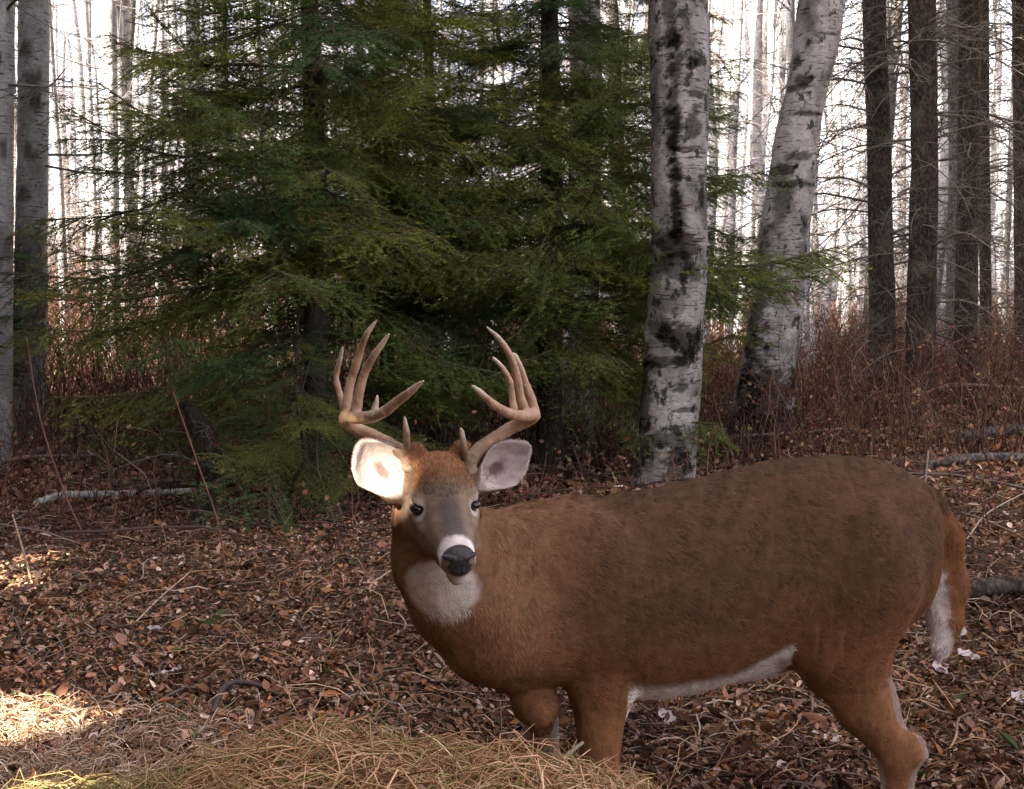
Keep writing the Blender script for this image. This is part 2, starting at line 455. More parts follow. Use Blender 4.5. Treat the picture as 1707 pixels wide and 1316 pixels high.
def loose_straw():
    mb = MB()
    n = 6500
    px = rng.uniform(-60, 420, n) ; d = rng.uniform(3.05, 3.85, n)
    keep = rng.uniform(size=n) < np.clip(1.15 - (px / 420) * .9, .1, 1) * np.clip((3.9 - d) * 2.4, .05, 1)
    px, d = px[keep], d[keep]; x = (px - W_PX / 2) / F_PX * d
    cols = np.array([[.50, .36, .24], [.58, .44, .31], [.40, .25, .15], [.34, .22, .13], [.22, .12, .07]])
    V, F, C = straw(len(x), np.stack([x, d, ground_h(x, d) + rng.uniform(.01, .05, len(x))], 1), .2, (.04, .16), cols, .0018)
    mb.add(V, F, C)
    x, y = ground_points(900, 3.1, 8, power=1.4)
    V, F, C = straw(len(x), np.stack([x, y, ground_h(x, y) + rng.uniform(.02, .06, len(x))], 1), .3, (.08, .35), STRAW_COLS[[0, 1, 2, 5]] * .8, .0022)
    mb.add(V, F, C)
    o = link("loose_straw", mb.mesh("loose_straw", M_STRAW)); tag(o, kind="stuff")
loose_straw()

# ------------------------------------------------------------------ undergrowth
def undergrowth():
    def stems(n, d0, d1, h0, h1, xr, cols, w, power=.6, hmap=None):
        u = rng.uniform(0, 1, n); d = (d0 ** (1 - power) + u * (d1 ** (1 - power) - d0 ** (1 - power))) ** (1 / (1 - power))
        px = rng.uniform(xr[0], xr[1], n); x = (px - W_PX / 2) / F_PX * d
        h = rng.uniform(h0, h1, n) * rng.uniform(.5, 1, n)
        if hmap is not None: h = h * hmap(px)
        base = resample([[0, 0, 0], [.03, .35, .02], [-.03, .7, .03], [.05, 1, -.03]], 6)
        TV0, TF = tube(base, 1.0, 3, False)
        TO = (TV0.reshape(6, 3, 3) - base[:, None]) * np.array([1, .9, .75, .6, .45, .25])[:, None, None]
        TB = np.repeat(base, 3, 0); TO = TO.reshape(-1, 3)
        dirs = np.stack([rng.normal(0, .27, n), rng.normal(0, .27, n), np.ones(n)], 1); R = frames(dirs)
        b = rng.uniform(.5, 3.5, n)
        loc = TB[None] * np.stack([h * b, h, h * b], 1)[:, None, :] + TO[None] * (w * rng.uniform(.6, 1.5, n) * (1 + d * .03))[:, None, None]
        h = np.where((px < 430) & (d < 11.8), h * .45, h)
        org = np.stack([x, d, ground_h(x, d) - .02], 1)
        V = (np.einsum('nij,njk->nik', loc, R) + org[:, None, :])
        F = (TF[0][None] + (np.arange(n) * len(TB))[:, None, None]).reshape(-1, 4)
        c = cols[rng.integers(0, len(cols), n)] * rng.uniform(.6, 1.3, (n, 1))
        return V.reshape(-1, 3), F, np.repeat(c, len(TB), 0), org, V
    cs = np.array([[.10, .046, .032], [.14, .065, .043], [.05, .027, .02], [.17, .10, .066], [.10, .055, .042], [.26, .17, .11]])
    hm = lambda px: np.interp(px, [-100, 300, 650, 1000, 1250, 1707], [1.4, 1.25, .95, .80, .74, .80])
    mb = MB(); ml = MB()
    for a in ((4600, 9.5, 16, .5, 2.0, .004, .6), (7500, 15, 34, .7, 2.6, .006, .5), (900, 6.8, 10, .25, .9, .003, .5)):
        V, F, C, org, VV = stems(a[0], a[1], a[2], a[3], a[4], (-120, 1830), cs, a[5], a[6], hm); mb.add(V, F, C)
        # side twigs leaving the stems
        n = a[0]; k = 3
        for j in range(k):
            ring = rng.integers(1, 5, n); st = VV[np.arange(n), ring * 3]
            hh = np.linalg.norm(VV[:, 15] - VV[:, 0], axis=1)
            d = unit(np.stack([rng.normal(size=n), rng.normal(size=n), rng.uniform(.2, 1.4, n)], 1))
            TV, TF = tube(resample([[0, 0, 0], [.05, .5, .03], [0, 1, 0]], 3), 1.0, 3, False)
            TB = np.repeat(resample([[0, 0, 0], [.05, .5, .03], [0, 1, 0]], 3), 3, 0); TO = TV - TB
            L = hh * rng.uniform(.15, .4, n)
            loc = TB[None] * L[:, None, None] + TO[None] * (a[5] * .5)
            V2 = (np.einsum('nij,njk->nik', loc, frames(d)) + st[:, None, :]); F2 = (TF[0][None] + (np.arange(n) * 9)[:, None, None]).reshape(-1, 4)
            c = cs[rng.integers(0, len(cs), n)] * rng.uniform(.6, 1.2, (n, 1)); mb.add(V2.reshape(-1, 3), F2, np.repeat(c, 9, 0))
            # a withered leaf at some tips
            sel = rng.uniform(size=n) < .75; tip = V2[sel, 6]; m = sel.sum()
            lc = np.array([[.24, .12, .06], [.17, .10, .06], [.30, .19, .10], [.14, .13, .05], [.28, .10, .07]])[rng.integers(0, 5, m)] * rng.uniform(.6, 1.2, (m, 1))
            Vl, Fl = scatter(LEAF_V, LEAF_F, tip, frames(unit(rng.normal(size=(m, 3)))), rng.uniform(.02, .045, m) * (1 + tip[:, 1] * .02))
            ml.add(Vl, Fl, np.repeat(lc, 8, 0))
    o = link("brush_stems", mb.mesh("brush_stems", M_STEM)); tag(o, "tangle of thin reddish brown stems between the trees", kind="stuff")
    o = link("brush_leaves", ml.mesh("brush_leaves", M_LEAF)); tag(o, "withered leaves hanging in the brush between the trees", kind="stuff")
undergrowth()

# ------------------------------------------------------------------ trunks
def trunk_mesh(name, path, mat, nseg=20, nring=70, bump=.05, seed=0, flare=0.0, off=(0, 0, 0), marks=(), scars=()):
    """path rows x,y,z,r."""
    p = resample(path, nring); c = p[:, :3]; r = np.maximum(p[:, 3], .004)
    h = c[:, 2] - c[0, 2]
    r = r * (1 + flare * np.exp(-h / .22))
    V, F = tube(c, r, nseg, True)
    body = V[:nring * nseg]; cc = np.repeat(c, nseg, 0); rr = np.repeat(r, nseg)
    n = fbm(np.stack([(body[:, 0]) * 5, body[:, 1] * 5, body[:, 2] * 2.2], 1) + seed * 7.7, 4, seed) - .5
    n2 = fbm(np.stack([(body[:, 0]) * 22, body[:, 1] * 22, body[:, 2] * 12], 1) + seed, 3, seed + 3) - .5
    k = 1 + bump * 3.2 * n + bump * 1.3 * n2
    if flare:
        ang = np.arctan2(body[:, 1] - cc[:, 1], body[:, 0] - cc[:, 0])
        k = k + .35 * flare * np.exp(-np.repeat(h, nseg) / .22) * np.cos(ang * 5 + seed)
    for (z0, amp, wd, a0, aw) in marks:   # collars and burls
        ang = np.arctan2(body[:, 1] - cc[:, 1], body[:, 0] - cc[:, 0])
        da = np.abs((ang - a0 + math.pi) % (2 * math.pi) - math.pi)
        k = k + amp * np.exp(-((body[:, 2] - z0) / wd) ** 2) * np.exp(-(da / aw) ** 2)
    colr = np.ones((len(V), 3))
    if scars:     # dark, rough, peeled or mossy areas of bark
        ang = np.arctan2(body[:, 1] - cc[:, 1], body[:, 0] - cc[:, 0]); wz = (fbm(body * np.array([7, 7, 9]), 4, 61) - .5); wf = fbm(body * np.array([30, 30, 42]), 3, 67)
        for (z0, a0, dz, da, st) in scars:
            dd = np.abs((ang - a0 + math.pi) % (2 * math.pi) - math.pi)
            w = np.sqrt(((body[:, 2] - z0) / dz) ** 2 + (dd / da) ** 2) + wz * 2.2 + (wf - .5) * 1.2
            w = np.clip((1.15 - w) / .35, 0, 1) * st
            colr[:len(body)] *= 1 - w[:, None] * (1 - np.array([.17, .15, .13])); k = k - .018 * w
    V[:nring * nseg] = cc + (body - cc) * k[:, None]
    return make_mesh(name, V - np.asarray(off), F, colr, True, [mat])

def px_path(rows, Y, top_z=8.0):
    """rows (py, centre px, width px) from the top down -> path from the ground up, carried on above the frame."""
    pts = []
    for py, cx, w in rows[::-1]:
        q = P(cx, py, Y); pts.append([q[0], q[1], q[2], w / 2 / F_PX * Y])
    pts = np.array(pts)
    g = gh(pts[0, 0], Y)
    pts = pts[pts[:, 2] > g + .05] if (pts[:, 2] > g + .05).sum() > 1 else pts
    s = (pts[1] - pts[0]) / (pts[1, 2] - pts[0, 2]); b = pts[0] + s * (g - .12 - pts[0, 2]); b[3] = pts[0, 3]
    s = (pts[-1] - pts[-2]) / (pts[-1, 2] - pts[-2, 2]); e = pts[-1] + s * (top_z - pts[-1, 2]) * .6; e[2] = top_z; e[3] = pts[-1, 3] * .55
    mid = (pts[-1] + e) / 2
    return np.vstack([b, pts, mid, e])

def stick_mesh(name, L, r, ntw, mat, droop=.25, seed=0, col=(.13, .10, .08), tw_len=.35, sub=2):
    """A dead branch along +X from the origin with side twigs."""
    g = np.random.default_rng(seed); mb = MB()
    main = resample([[0, 0, 0], [L * .33, g.normal() * .05 * L, .03 * L], [L * .66, g.normal() * .08 * L, -droop * .35 * L], [L, g.normal() * .12 * L, -droop * L]], 9)
    V, F = tube(main, np.linspace(r, r * .2, 9), 5); mb.add(V, F, np.array(col) * g.uniform(.8, 1.2))
    def twig(start, d, L2, r2, depth):
        e = start + d * L2; m = (start + e) / 2 + g.normal(size=3) * L2 * .07 - [0, 0, L2 * .04]
        q = resample([start, m, e + [0, 0, -L2 * .12]], 5); V, F = tube(q, np.linspace(r2, r2 * .3, 5), 3); mb.add(V, F, np.array(col) * g.uniform(.7, 1.4))
        if depth > 0:
            for _ in range(3):
                k = g.integers(1, 4); dd = unit(d + g.normal(size=3) * .55); twig(q[k], dd, L2 * g.uniform(.3, .55), r2 * .6, depth - 1)
    for i in range(ntw):
        t = g.uniform(.12, .98); k = int(t * 8); s = main[k] + (main[min(k + 1, 8)] - main[k]) * (t * 8 - k)
        side = 1 if i % 2 else -1
        d = unit(np.array([g.uniform(.3, .9), side * g.uniform(.5, 1), g.normal() * .35 - .1])); twig(s, d, tw_len * L * (1.1 - t * .7) * g.uniform(.6, 1.2), r * .38, sub - 1)
    return mb.mesh(name, mat)

DEAD = [stick_mesh("dead_branch", 1.0 + .25 * (i % 3), .011, 9 + i % 4, M_WOOD, .15 + .12 * (i % 4), 50 + i, (.15, .125, .095), .38, 2) for i in range(7)]
FINE = [stick_mesh("fine_branch", 1.6 + .3 * (i % 3), .016, 12, M_WOOD, -.25 - .12 * (i % 3), 80 + i, (.21, .185, .165), .45, 3) for i in range(5)]

def on_path(path, z):
    p = np.asarray(path); return np.array([np.interp(z, p[:, 2], p[:, k]) for k in range(4)])

def standing_tree(name, label, rows, Y, mat, cat="tree", nseg=24, nring=90, bump=.05, flare=.35, group=None, seed=1, top=8.0,
                  branches=0, blib=None, bz=(1.0, 4.5), bscale=(.6, 1.2), marks=(), baz=None, scars=()):
    path = px_path(rows, Y, top); base = path[0, :3].copy(); base[2] = gh(base[0], Y)
    t = thing(name, label, cat, base, 0, group)
    link("trunk", trunk_mesh("trunk", path, mat, nseg, nring, bump, seed, flare, base, marks, scars), t)
    g = np.random.default_rng(seed + 400)
    for i in range(branches):
        z = g.uniform(*bz); q = on_path(path, z); a = g.uniform(0, 2 * math.pi) if baz is None else g.choice(baz) + g.normal() * .5
        s = g.uniform(*bscale)
        o = link("dead_branch" if blib is DEAD else "limb", blib[g.integers(len(blib))], t,
                 (q[0] - base[0] + math.cos(a) * q[3] * .8, q[1] - base[1] + math.sin(a) * q[3] * .8, z - base[2]), (g.uniform(-.5, .5), g.uniform(-.25, .3), a), s)
    return t, path

YB = 8.6
def SC(py, s, hpx, da, st, Y): return (P(0, py, Y)[2], -math.acos(max(-1, min(1, s))), hpx / F_PX * Y, da, st)
standing_tree("birch_tree", "stout upright birch with dark cracked collars standing right behind the buck's back",
    [(0, 1130, 98), (100, 1133, 96), (200, 1133, 94), (300, 1132, 92), (400, 1132, 92), (460, 1131, 94), (540, 1124, 96), (600, 1121, 98), (680, 1116, 98), (760, 1110, 100), (815, 1106, 108)],
    YB, M_BIRCH_MAIN, nseg=72, nring=420, bump=.035, flare=.18, seed=3,
    marks=((P(0, 415, YB)[2], .10, .07, -math.pi / 2 - .4, 1.4), (P(0, 560, YB)[2], .07, .05, -math.pi / 2, 1.2), (P(0, 110, YB)[2], .05, .04, -math.pi / 2, .3)),
    scars=[SC(*a, YB) for a in ((412, -.1, 20, 1.7, .95), (448, -.3, 26, .9, .75), (560, .35, 26, .9, .95), (545, -.7, 14, .6, .8), (600, -.5, 10, .7, .8), (600, .3, 10, .5, .8), (40, -.45, 120, .22, .8), (180, -.35, 110, .25, .85), (300, -.3, 90, .22, .9), (350, -.25, 60, .2, .8), (115, .28, 12, .2, 1), (215, .35, 30, .3, .8), (330, .7, 22, .18, .9), (165, .3, 8, .35, .9), (255, .15, 5, .7, .9), (640, .2, 14, .3, .8), (730, .0, 14, 1.0, .7), (780, .3, 40, .6, .85), (700, -.95, 120, .5, .8), (500, -.2, 24, .4, .6), (90, -.9, 200, .25, .5), (680, .5, 5, .6, .8))])
YL = 11.2
standing_tree("birch_tree", "smooth pale birch leaning over to the side above the buck's rump",
    [(-60, 1392, 74), (0, 1371, 74), (80, 1360, 72), (150, 1345, 66), (230, 1328, 70), (300, 1320, 76), (400, 1306, 82), (500, 1297, 86), (600, 1283, 92), (690, 1270, 100)],
    YL, M_BIRCH, nseg=56, nring=320, bump=.03, flare=.25, seed=5,
    scars=[SC(*a, YL) for a in ((150, -.8, 5, 1.0, .9), (105, -.85, 14, .35, .9), (140, -.4, 8, .5, .9), (195, .2, 4, .9, .9), (265, .1, 6, .9, .8), (285, -.7, 10, .6, .85), (310, 0, 6, 1.2, .9), (330, -.5, 60, .4, .55), (400, .1, 40, 1.3, .35), (440, .6, 60, .3, .6), (520, -.9, 120, .45, .85), (600, -.75, 60, .5, .8), (660, -.1, 45, 1.5, .95), (720, 0, 45, 2.5, .95), (600, .9, 80, .4, .7), (20, -.6, 30, .3, .5), (65, .3, 3, .6, .9))])
for rows, Y, lab, m, nb in (
    ([(0, 1457, 36), (250, 1465, 38), (500, 1470, 42), (560, 1470, 44)], 13.0, "dark brown spruce trunk next to the leaning birch, nearest of the dark trunks to it", M_SPRUCE, 50),
    ([(0, 1537, 42), (250, 1541, 43), (500, 1536, 46), (560, 1535, 48)], 12.6, "darkest and thickest spruce trunk, in the middle of the row of dark trunks", M_SPRUCE, 50),
    ([(0, 1617, 34), (250, 1615, 34), (500, 1611, 37), (560, 1610, 38)], 13.4, "greyish spruce trunk with a thin trunk close behind its side", M_SPRUCE, 46),
    ([(0, 1588, 20), (250, 1592, 20), (500, 1588, 22)], 17.0, "slim grey spruce trunk squeezed between two thicker dark trunks", M_GREYBARK, 28),
    ([(0, 1640, 16), (250, 1641, 17), (500, 1643, 19)], 16.0, "thin dark trunk touching the edge of the greyish spruce trunk", M_SPRUCE, 24),
    ([(0, 1700, 24), (250, 1703, 26), (500, 1706, 28)], 15.0, "dark spruce trunk cut off by the edge of the picture", M_SPRUCE, 34)):
    standing_tree("spruce_tree", lab, rows, Y, m, branches=nb, blib=DEAD, bz=(.9, 5.6), bscale=(.6, 1.5), seed=int(rows[0][1]) % 97, group="bare-limbed spruces beyond the buck's rump")

for rows, Y, lab, m, nb in (
    ([(0, 8, 28), (200, 8, 28), (450, 5, 32), (620, 2, 36)], 9.5, "grey mottled trunk cut off by the edge beside the patchy birch", M_BIRCH_FAR, 6),
    ([(0, 56, 46), (200, 55, 48), (400, 52, 50), (560, 50, 54)], 11.0, "pale birch with large black patches, beside the grey mottled trunk at the edge", M_BIRCH_FAR, 6),
    ([(0, 78, 13), (150, 88, 13), (300, 98, 14), (480, 106, 15)], 16.0, "thin bright birch leaning against the line of the patchy birch", M_BIRCH_FAR, 4),
    ([(0, 182, 24), (250, 184, 25), (480, 186, 28)], 17.0, "first trunk of the close pair of pale birches", M_BIRCH_FAR, 5),
    ([(0, 207, 18), (250, 208, 19), (480, 206, 21)], 17.6, "slimmer second trunk of the close pair of pale birches", M_BIRCH_FAR, 5),
    ([(0, 140, 12), (250, 152, 12), (480, 160, 13)], 19.0, "slender white birch between the patchy birch and the close pair", M_BIRCH_FAR, 4),
    ([(0, 262, 10), (250, 240, 11), (480, 234, 12)], 20.0, "slender leaning white birch just past the close pair", M_BIRCH_FAR, 4),
    ([(0, 268, 12), (250, 268, 12), (480, 266, 13)], 21.0, "slender straight white birch just past the close pair", M_BIRCH_FAR, 4),
    ([(0, 366, 12), (250, 362, 12), (480, 360, 13)], 22.0, "slim white birch showing through the big spruce's outer boughs", M_BIRCH_FAR, 4),
    ([(0, 1232, 14), (250, 1222, 14), (480, 1216, 15)], 20.0, "slim white birch in the gap between the stout and leaning birches", M_BIRCH_FAR, 4),
    ([(0, 322, 22), (250, 320, 24), (480, 316, 26)], 18.0, "pale birch half veiled by the tips of the big spruce's boughs", M_BIRCH_FAR, 5),
    ([(0, 973, 52), (150, 978, 52), (300, 975, 54), (600, 968, 58)], 12.2, "pinkish pale birch showing above the spruce foliage next to the stout birch", M_BIRCH, 5)):
    standing_tree("birch_tree", lab, rows, Y, m, scars=[SC(*q, Y) for q in (((90, -.2, 16, .4, .8), (150, .3, 26, .5, .85), (185, .4, 14, .6, .85), (260, .1, 12, .35, .8), (330, -.2, 14, .5, .7), (420, 0, 60, 1.5, .6), (500, 0, 60, 2.5, .6)) if rows[0][1] == 56 else ((250, .2, 10, .5, .8), (100, -.3, 8, .5, .8), (420, 0, 40, 1.5, .6)))], branches=nb, blib=FINE, bz=(2.2, 6), bscale=(.5, 1.0), seed=int(rows[0][1]) % 89 + 2)

# far stand: trunks sharing a few meshes
def far_stand():
    tm = []
    for i in range(6):
        g = np.random.default_rng(300 + i); x = np.cumsum(g.normal(0, .10, 9)); y = np.cumsum(g.normal(0, .10, 9))
        path = np.stack([x - x[0], y - y[0], np.linspace(-.2, 15, 9), np.linspace(.12, .055, 9)], 1)
        tm.append([trunk_mesh("trunk", path, mm, 10, 34, .04, i, .2) for mm in (M_BIRCH_FAR, M_GREYBARK)])
    cr = []
    for i in range(5):
        g = np.random.default_rng(700 + i); mb = MB()
        for k in range(64):
            z = g.uniform(1.2, 11); a = g.uniform(0, 6.28); L = g.uniform(.5, 1.9)
            d = np.array([math.cos(a), math.sin(a), g.uniform(-.2, .9)])
            q = resample([[0, 0, z], np.array([0, 0, z]) + d * L * .5 + g.normal(size=3) * .06, np.array([0, 0, z]) + d * L + g.normal(size=3) * .12], 5)
            V, F = tube(q, np.linspace(.014, .004, 5), 3, False); mb.add(V, F, np.array([.2, .17, .15]) * g.uniform(.6, 1.3))
            for s in range(4):
                k2 = g.integers(1, 5); d2 = unit(d + g.normal(size=3) * .7); q2 = resample([q[k2], q[k2] + d2 * L * .4 + g.normal(size=3) * .03], 3)
                V, F = tube(q2, np.linspace(.007, .003, 3), 3, False); mb.add(V, F, np.array([.2, .17, .15]) * g.uniform(.6, 1.3))
        cr.append(mb.mesh("limbs", M_WOOD))
    g = np.random.default_rng(99)
    spots = []
    for k in range(1500):
        if len(spots) >= 250: break
        d = 17 + 48 * g.uniform() ** 1.1; px = g.uniform(-160, 1860); x = (px - W_PX / 2) / F_PX * d
        if all((x - a) ** 2 + (d - b) ** 2 > .8 for a, b in spots): spots.append((x, d))
    def far_label(x, d, grey):
        px = x / d * F_PX + W_PX / 2
        where = ("far beyond the patchy birch" if px < 260 else "glimpsed through the big spruce" if px < 640 else "glimpsed behind the dense spruce" if px < 1085 else
                 "far off between the stout and the leaning birch" if px < 1300 else "far off beside the row of dark trunks" if px < 1500 else "far off behind the greyish spruce trunk")
        return ("slender " if d > 35 else "closer ") + ("dark" if grey else "pale") + " trunk " + where
    for (x, d) in spots:
        grey = g.uniform() < .3
        t = thing("aspen_tree" if not grey else "young_spruce_tree",
                  far_label(x, d, grey),
                  "tree", (x, d, gh(x, d)), g.uniform(0, 6.28), "far pale trunks" if not grey else "far dark trunks")
        s = g.uniform(.55, 1.35)
        link("trunk", tm[g.integers(6)][1 if grey else 0], t, rot=(g.normal() * .03, g.normal() * .03, 0), scale=(s, s, 1))
        link("limbs", cr[g.integers(5)], t, rot=(0, 0, g.uniform(0, 6)), scale=(1, 1, g.uniform(.85, 1.1)))
far_stand()

# ------------------------------------------------------------------ spruces
def bough_mesh(name, L, seed, dens=1.0, green=(.045, .085, .028), ndl=.024, nwd=.0036):
    g = np.random.default_rng(seed); mb = MB(); segs = []
    main = resample([[0, 0, 0], [L * .3, g.normal() * .03, -.04 * L], [L * .65, g.normal() * .08, -.10 * L], [L, g.normal() * .12, -.03 * L + g.normal() * .04]], 12)
    V, F = tube(main, np.linspace(.011, .003, 12), 5); mb.add(V, F, (.10, .075, .055))
    ns = int(17 * L)
    for i in range(ns):
        t = .10 + .9 * (i + g.uniform(-.3, .3)) / ns; t = min(max(t, .06), .99)
        k = min(int(t * 11), 10); s = main[k] + (main[k + 1] - main[k]) * (t * 11 - k)
        for side in (-1, 1):
            if g.uniform() < .12: continue
            l2 = L * (.13 + .34 * (1 - t) ** .8 * min(1, t * 4 + .25)) * g.uniform(.6, 1.2)
            d = unit(np.array([.75 + .3 * t, side * 1.0, -.18 + g.normal() * .22]))
            e = s + d * l2 + [0, 0, -.16 * l2]; q = resample([s, s + d * l2 * .5, e], 5)
            V, F = tube(q, np.linspace(.004, .0015, 5), 3, False); mb.add(V, F, (.09, .07, .05))
            segs.append((q[0] * .75 + q[1] * .25, q[2])); segs.append((q[2], q[4]))
            n3 = max(2, int(l2 * 16))
            for j in range(n3):
                u = (j + .6) / n3; s3 = q[0] + (q[4] - q[0]) * u; sd = 1 if j % 2 else -1
                if t < .25 and u < .3: continue
                perp = np.array([-d[1], d[0], 0]) * sd
                d3 = unit(d * .75 + perp * .8 + g.normal(size=3) * .14 - [0, 0, .16]); l3 = l2 * .42 * (1.15 - u * .8) * g.uniform(.7, 1.2)
                segs.append((s3, s3 + d3 * l3))
    segs.append((main[8], main[11])); segs.append((main[5], main[8]))
    A = np.array([a for a, b in segs]); B = np.array([b for a, b in segs]); ln = np.linalg.norm(B - A, axis=1)
    cnt = np.maximum((ln * 250 * dens).astype(int), 3); idx = np.repeat(np.arange(len(A)), cnt); n = len(idx)
    u = g.uniform(0, 1, n); pos = A[idx] + (B[idx] - A[idx]) * u[:, None]; d = unit(B[idx] - A[idx])
    perp = unit(np.cross(d, unit(g.normal(size=(n, 3))))); perp[:, 2] = np.abs(perp[:, 2]) * .6 + perp[:, 2] * .4 * 0
    dr = unit(d * g.uniform(.5, 1.1, n)[:, None] + unit(perp))
    w = unit(np.cross(dr, g.normal(size=(n, 3)))) * nwd / 2 * g.uniform(.8, 1.3, n)[:, None]
    le = ndl * g.uniform(.7, 1.25, n)[:, None]
    V = np.stack([pos - w, pos + w, pos + dr * le], 1).reshape(-1, 3)
    F = np.arange(n * 3).reshape(-1, 3)
    sc = g.uniform(.6, 1.35, (len(A), 1))[idx]; c = np.array(green) * sc * g.uniform(.75, 1.25, (n, 1))
    dry = (g.uniform(size=(len(A), 1)) < .05)[idx]; c = np.where(dry, np.array([.16, .10, .045]) * sc, c)
    mb.add(V, F, np.repeat(c, 3, 0))
    return mb.mesh(name, M_NEEDLE)

BOUGHS = [bough_mesh("bough", 1.6, 900 + i, 1.0, [(.115, .165, .036), (.16, .19, .038), (.08, .14, .046), (.20, .205, .042)][i % 4]) for i in range(12)]

def spruce(label, x, y, r0, height, Rmax, z0, n, seed, name="spruce_tree", gap=None, extra=(), group=None, keep=None):
    g = np.random.default_rng(seed); z = gh(x, y)
    t = thing(name, label, "tree", (x, y, z), 0, group)
    path = np.array([[0, 0, -.1, r0], [.02, .01, height * .3, r0 * .78], [-.03, 0, height * .6, r0 * .45], [0, 0, height, .01]])
    link("trunk", trunk_mesh("trunk", path, M_SPRUCE, 14, 60, .04, seed, .25), t)
    az = 0
    for i in range(n):
        u = (i + g.uniform()) / n; zz = z0 + (height - z0 - .3) * u ** 1.8; az += 2.4 + g.normal() * .35
        R = Rmax * (1 - (zz / height)) ** .75 * g.uniform(.72, 1.1)
        if keep is not None and not keep(zz, az % (2 * math.pi), g): continue
        s = max(R / 1.6, .12)
        o = link("bough", BOUGHS[g.integers(len(BOUGHS))], t, (math.cos(az) * r0 * .5, math.sin(az) * r0 * .5, zz), (g.normal() * .30, .04 + g.normal() * .20, az), (s, s * g.uniform(.8, 1.15), s))
    for (zz, a, R, dr) in extra:
        s = R / 1.6
        link("bough", BOUGHS[g.integers(len(BOUGHS))], t, (math.cos(a) * r0 * .5, math.sin(a) * r0 * .5, zz), (g.normal() * .1, dr, a), s)
    return t

xS = (525 - 853.5) / F_PX * 8.4
low_thin = lambda z, a, g: g.uniform() < min(1.0, .10 + max(0, z - 1.1) * .8) 
spruce("biggest dark spruce, its long drooping boughs reaching from the pale birches to the antlers", xS, 8.4, .105, 8.5, 2.15, .75, 235, 11, keep=low_thin,
       extra=[(3.5, -1.45, 1.5, .30), (3.15, -1.75, 1.5, .35), (2.8, -1.35, 1.6, .30), (2.45, -1.7, 1.7, .25), (2.1, -1.5, 1.5, .3), (3.7, -1.1, 1.6, .3), (3.6, -2.1, 1.7, .3), (2.75, math.pi * .98, 2.2, .28), (2.2, math.pi * 1.03, 2.3, .22), (1.75, math.pi * 1.08, 2.1, .2), (1.3, math.pi * 1.15, 1.9, .25), (3.1, math.pi * .93, 2.0, .12)])
xS2 = (915 - 853.5) / F_PX * 9.6
spruce("dense spruce rising behind the antlers, against the stout birch", xS2, 9.6, .12, 9.0, 2.0, .95, 235, 23, keep=low_thin,
       extra=[(3.9, -1.5, 1.4, .3), (3.5, -1.3, 1.5, .35), (3.1, -1.75, 1.5, .3), (2.7, -1.5, 1.5, .3), (2.3, -1.4, 1.4, .3), (1.95, -.12, 2.3, -.02), (2.05, -.02, 2.45, .0), (2.9, .1, 2.0, .1), (1.9, -.25, 2.2, .02)])
spruce("small bright green spruce with low boughs just behind the buck's ears", (500 - 853.5) / F_PX * 7.3, 7.3, 0.025, 1.5, .95, .45, 17, 31, name="spruce_sapling")
spruce("middle-sized spruce filling the gap between the two larger spruces", (720 - 853.5) / F_PX * 11, 11.0, .08, 8.0, 2.0, .9, 165, 41, keep=low_thin)
spruce("shaggy spruce close to the dense one, its tip above the antlers' middle", (640 - 853.5) / F_PX * 9.9, 10.0, .07, 7.5, 1.7, 1.3, 130, 53, keep=low_thin)
spruce("slim spruce behind the stout birch with boughs showing on both its sides", (1110 - 853.5) / F_PX * 12.5, 12.5, .08, 8.5, 1.6, 1.6, 90, 47)

# ------------------------------------------------------------------ unseen shade trees set behind the camera, towards the sun
SH = {}
HOLES = [(P(626, 778, 2.45), .052), (P(650, 672, 2.35), .016),
         (P(10, 975, 5.8), .27), (P(-40, 1010, 5.3), .2), (P(20, 1300, 3.42), .26), (P(110, 1312, 3.40), .17), (P(-60, 1240, 3.6), .22), (P(60, 1250, 3.5), .06), (P(40, 1300, 2.3), .06)]  # spots to be sunlit, each with the radius cut through the crowns
def crown_for(loc, th, sxy, sz):
    """The shared crown, or a copy of it without the sprays cut away to let the sun onto chosen spots."""
    T, col = SH['T'], SH['col']
    Rz = np.array([[math.cos(th), -math.sin(th), 0], [math.sin(th), math.cos(th), 0], [0, 0, 1]])
    Wt = (T * np.array([sxy, sxy, sz])) @ Rz.T + np.asarray(loc, float)
    Wt = np.concatenate([Wt, Wt.mean(1, keepdims=True), (Wt[:, :1] + Wt[:, 2:]) / 2, (Wt[:, 1:2] + Wt[:, 2:]) / 2, (Wt[:, :1] + 3 * Wt[:, 2:]) / 4], 1)
    cut = np.zeros(len(T), bool)
    for hp, hr in HOLES:
        v = Wt - hp; al = v @ TO_SUN; di = np.linalg.norm(v - al[..., None] * TO_SUN, axis=2); cut |= ((di < hr + .022) & (al > 0)).any(1)
    if not cut.any(): return SH['crown']
    Tk = T[~cut]; return make_mesh("crown", Tk.reshape(-1, 3), np.arange(len(Tk) * 3).reshape(-1, 3), col.reshape(-1, 3, 3)[~cut].reshape(-1, 3), False, [M_NEEDLE])
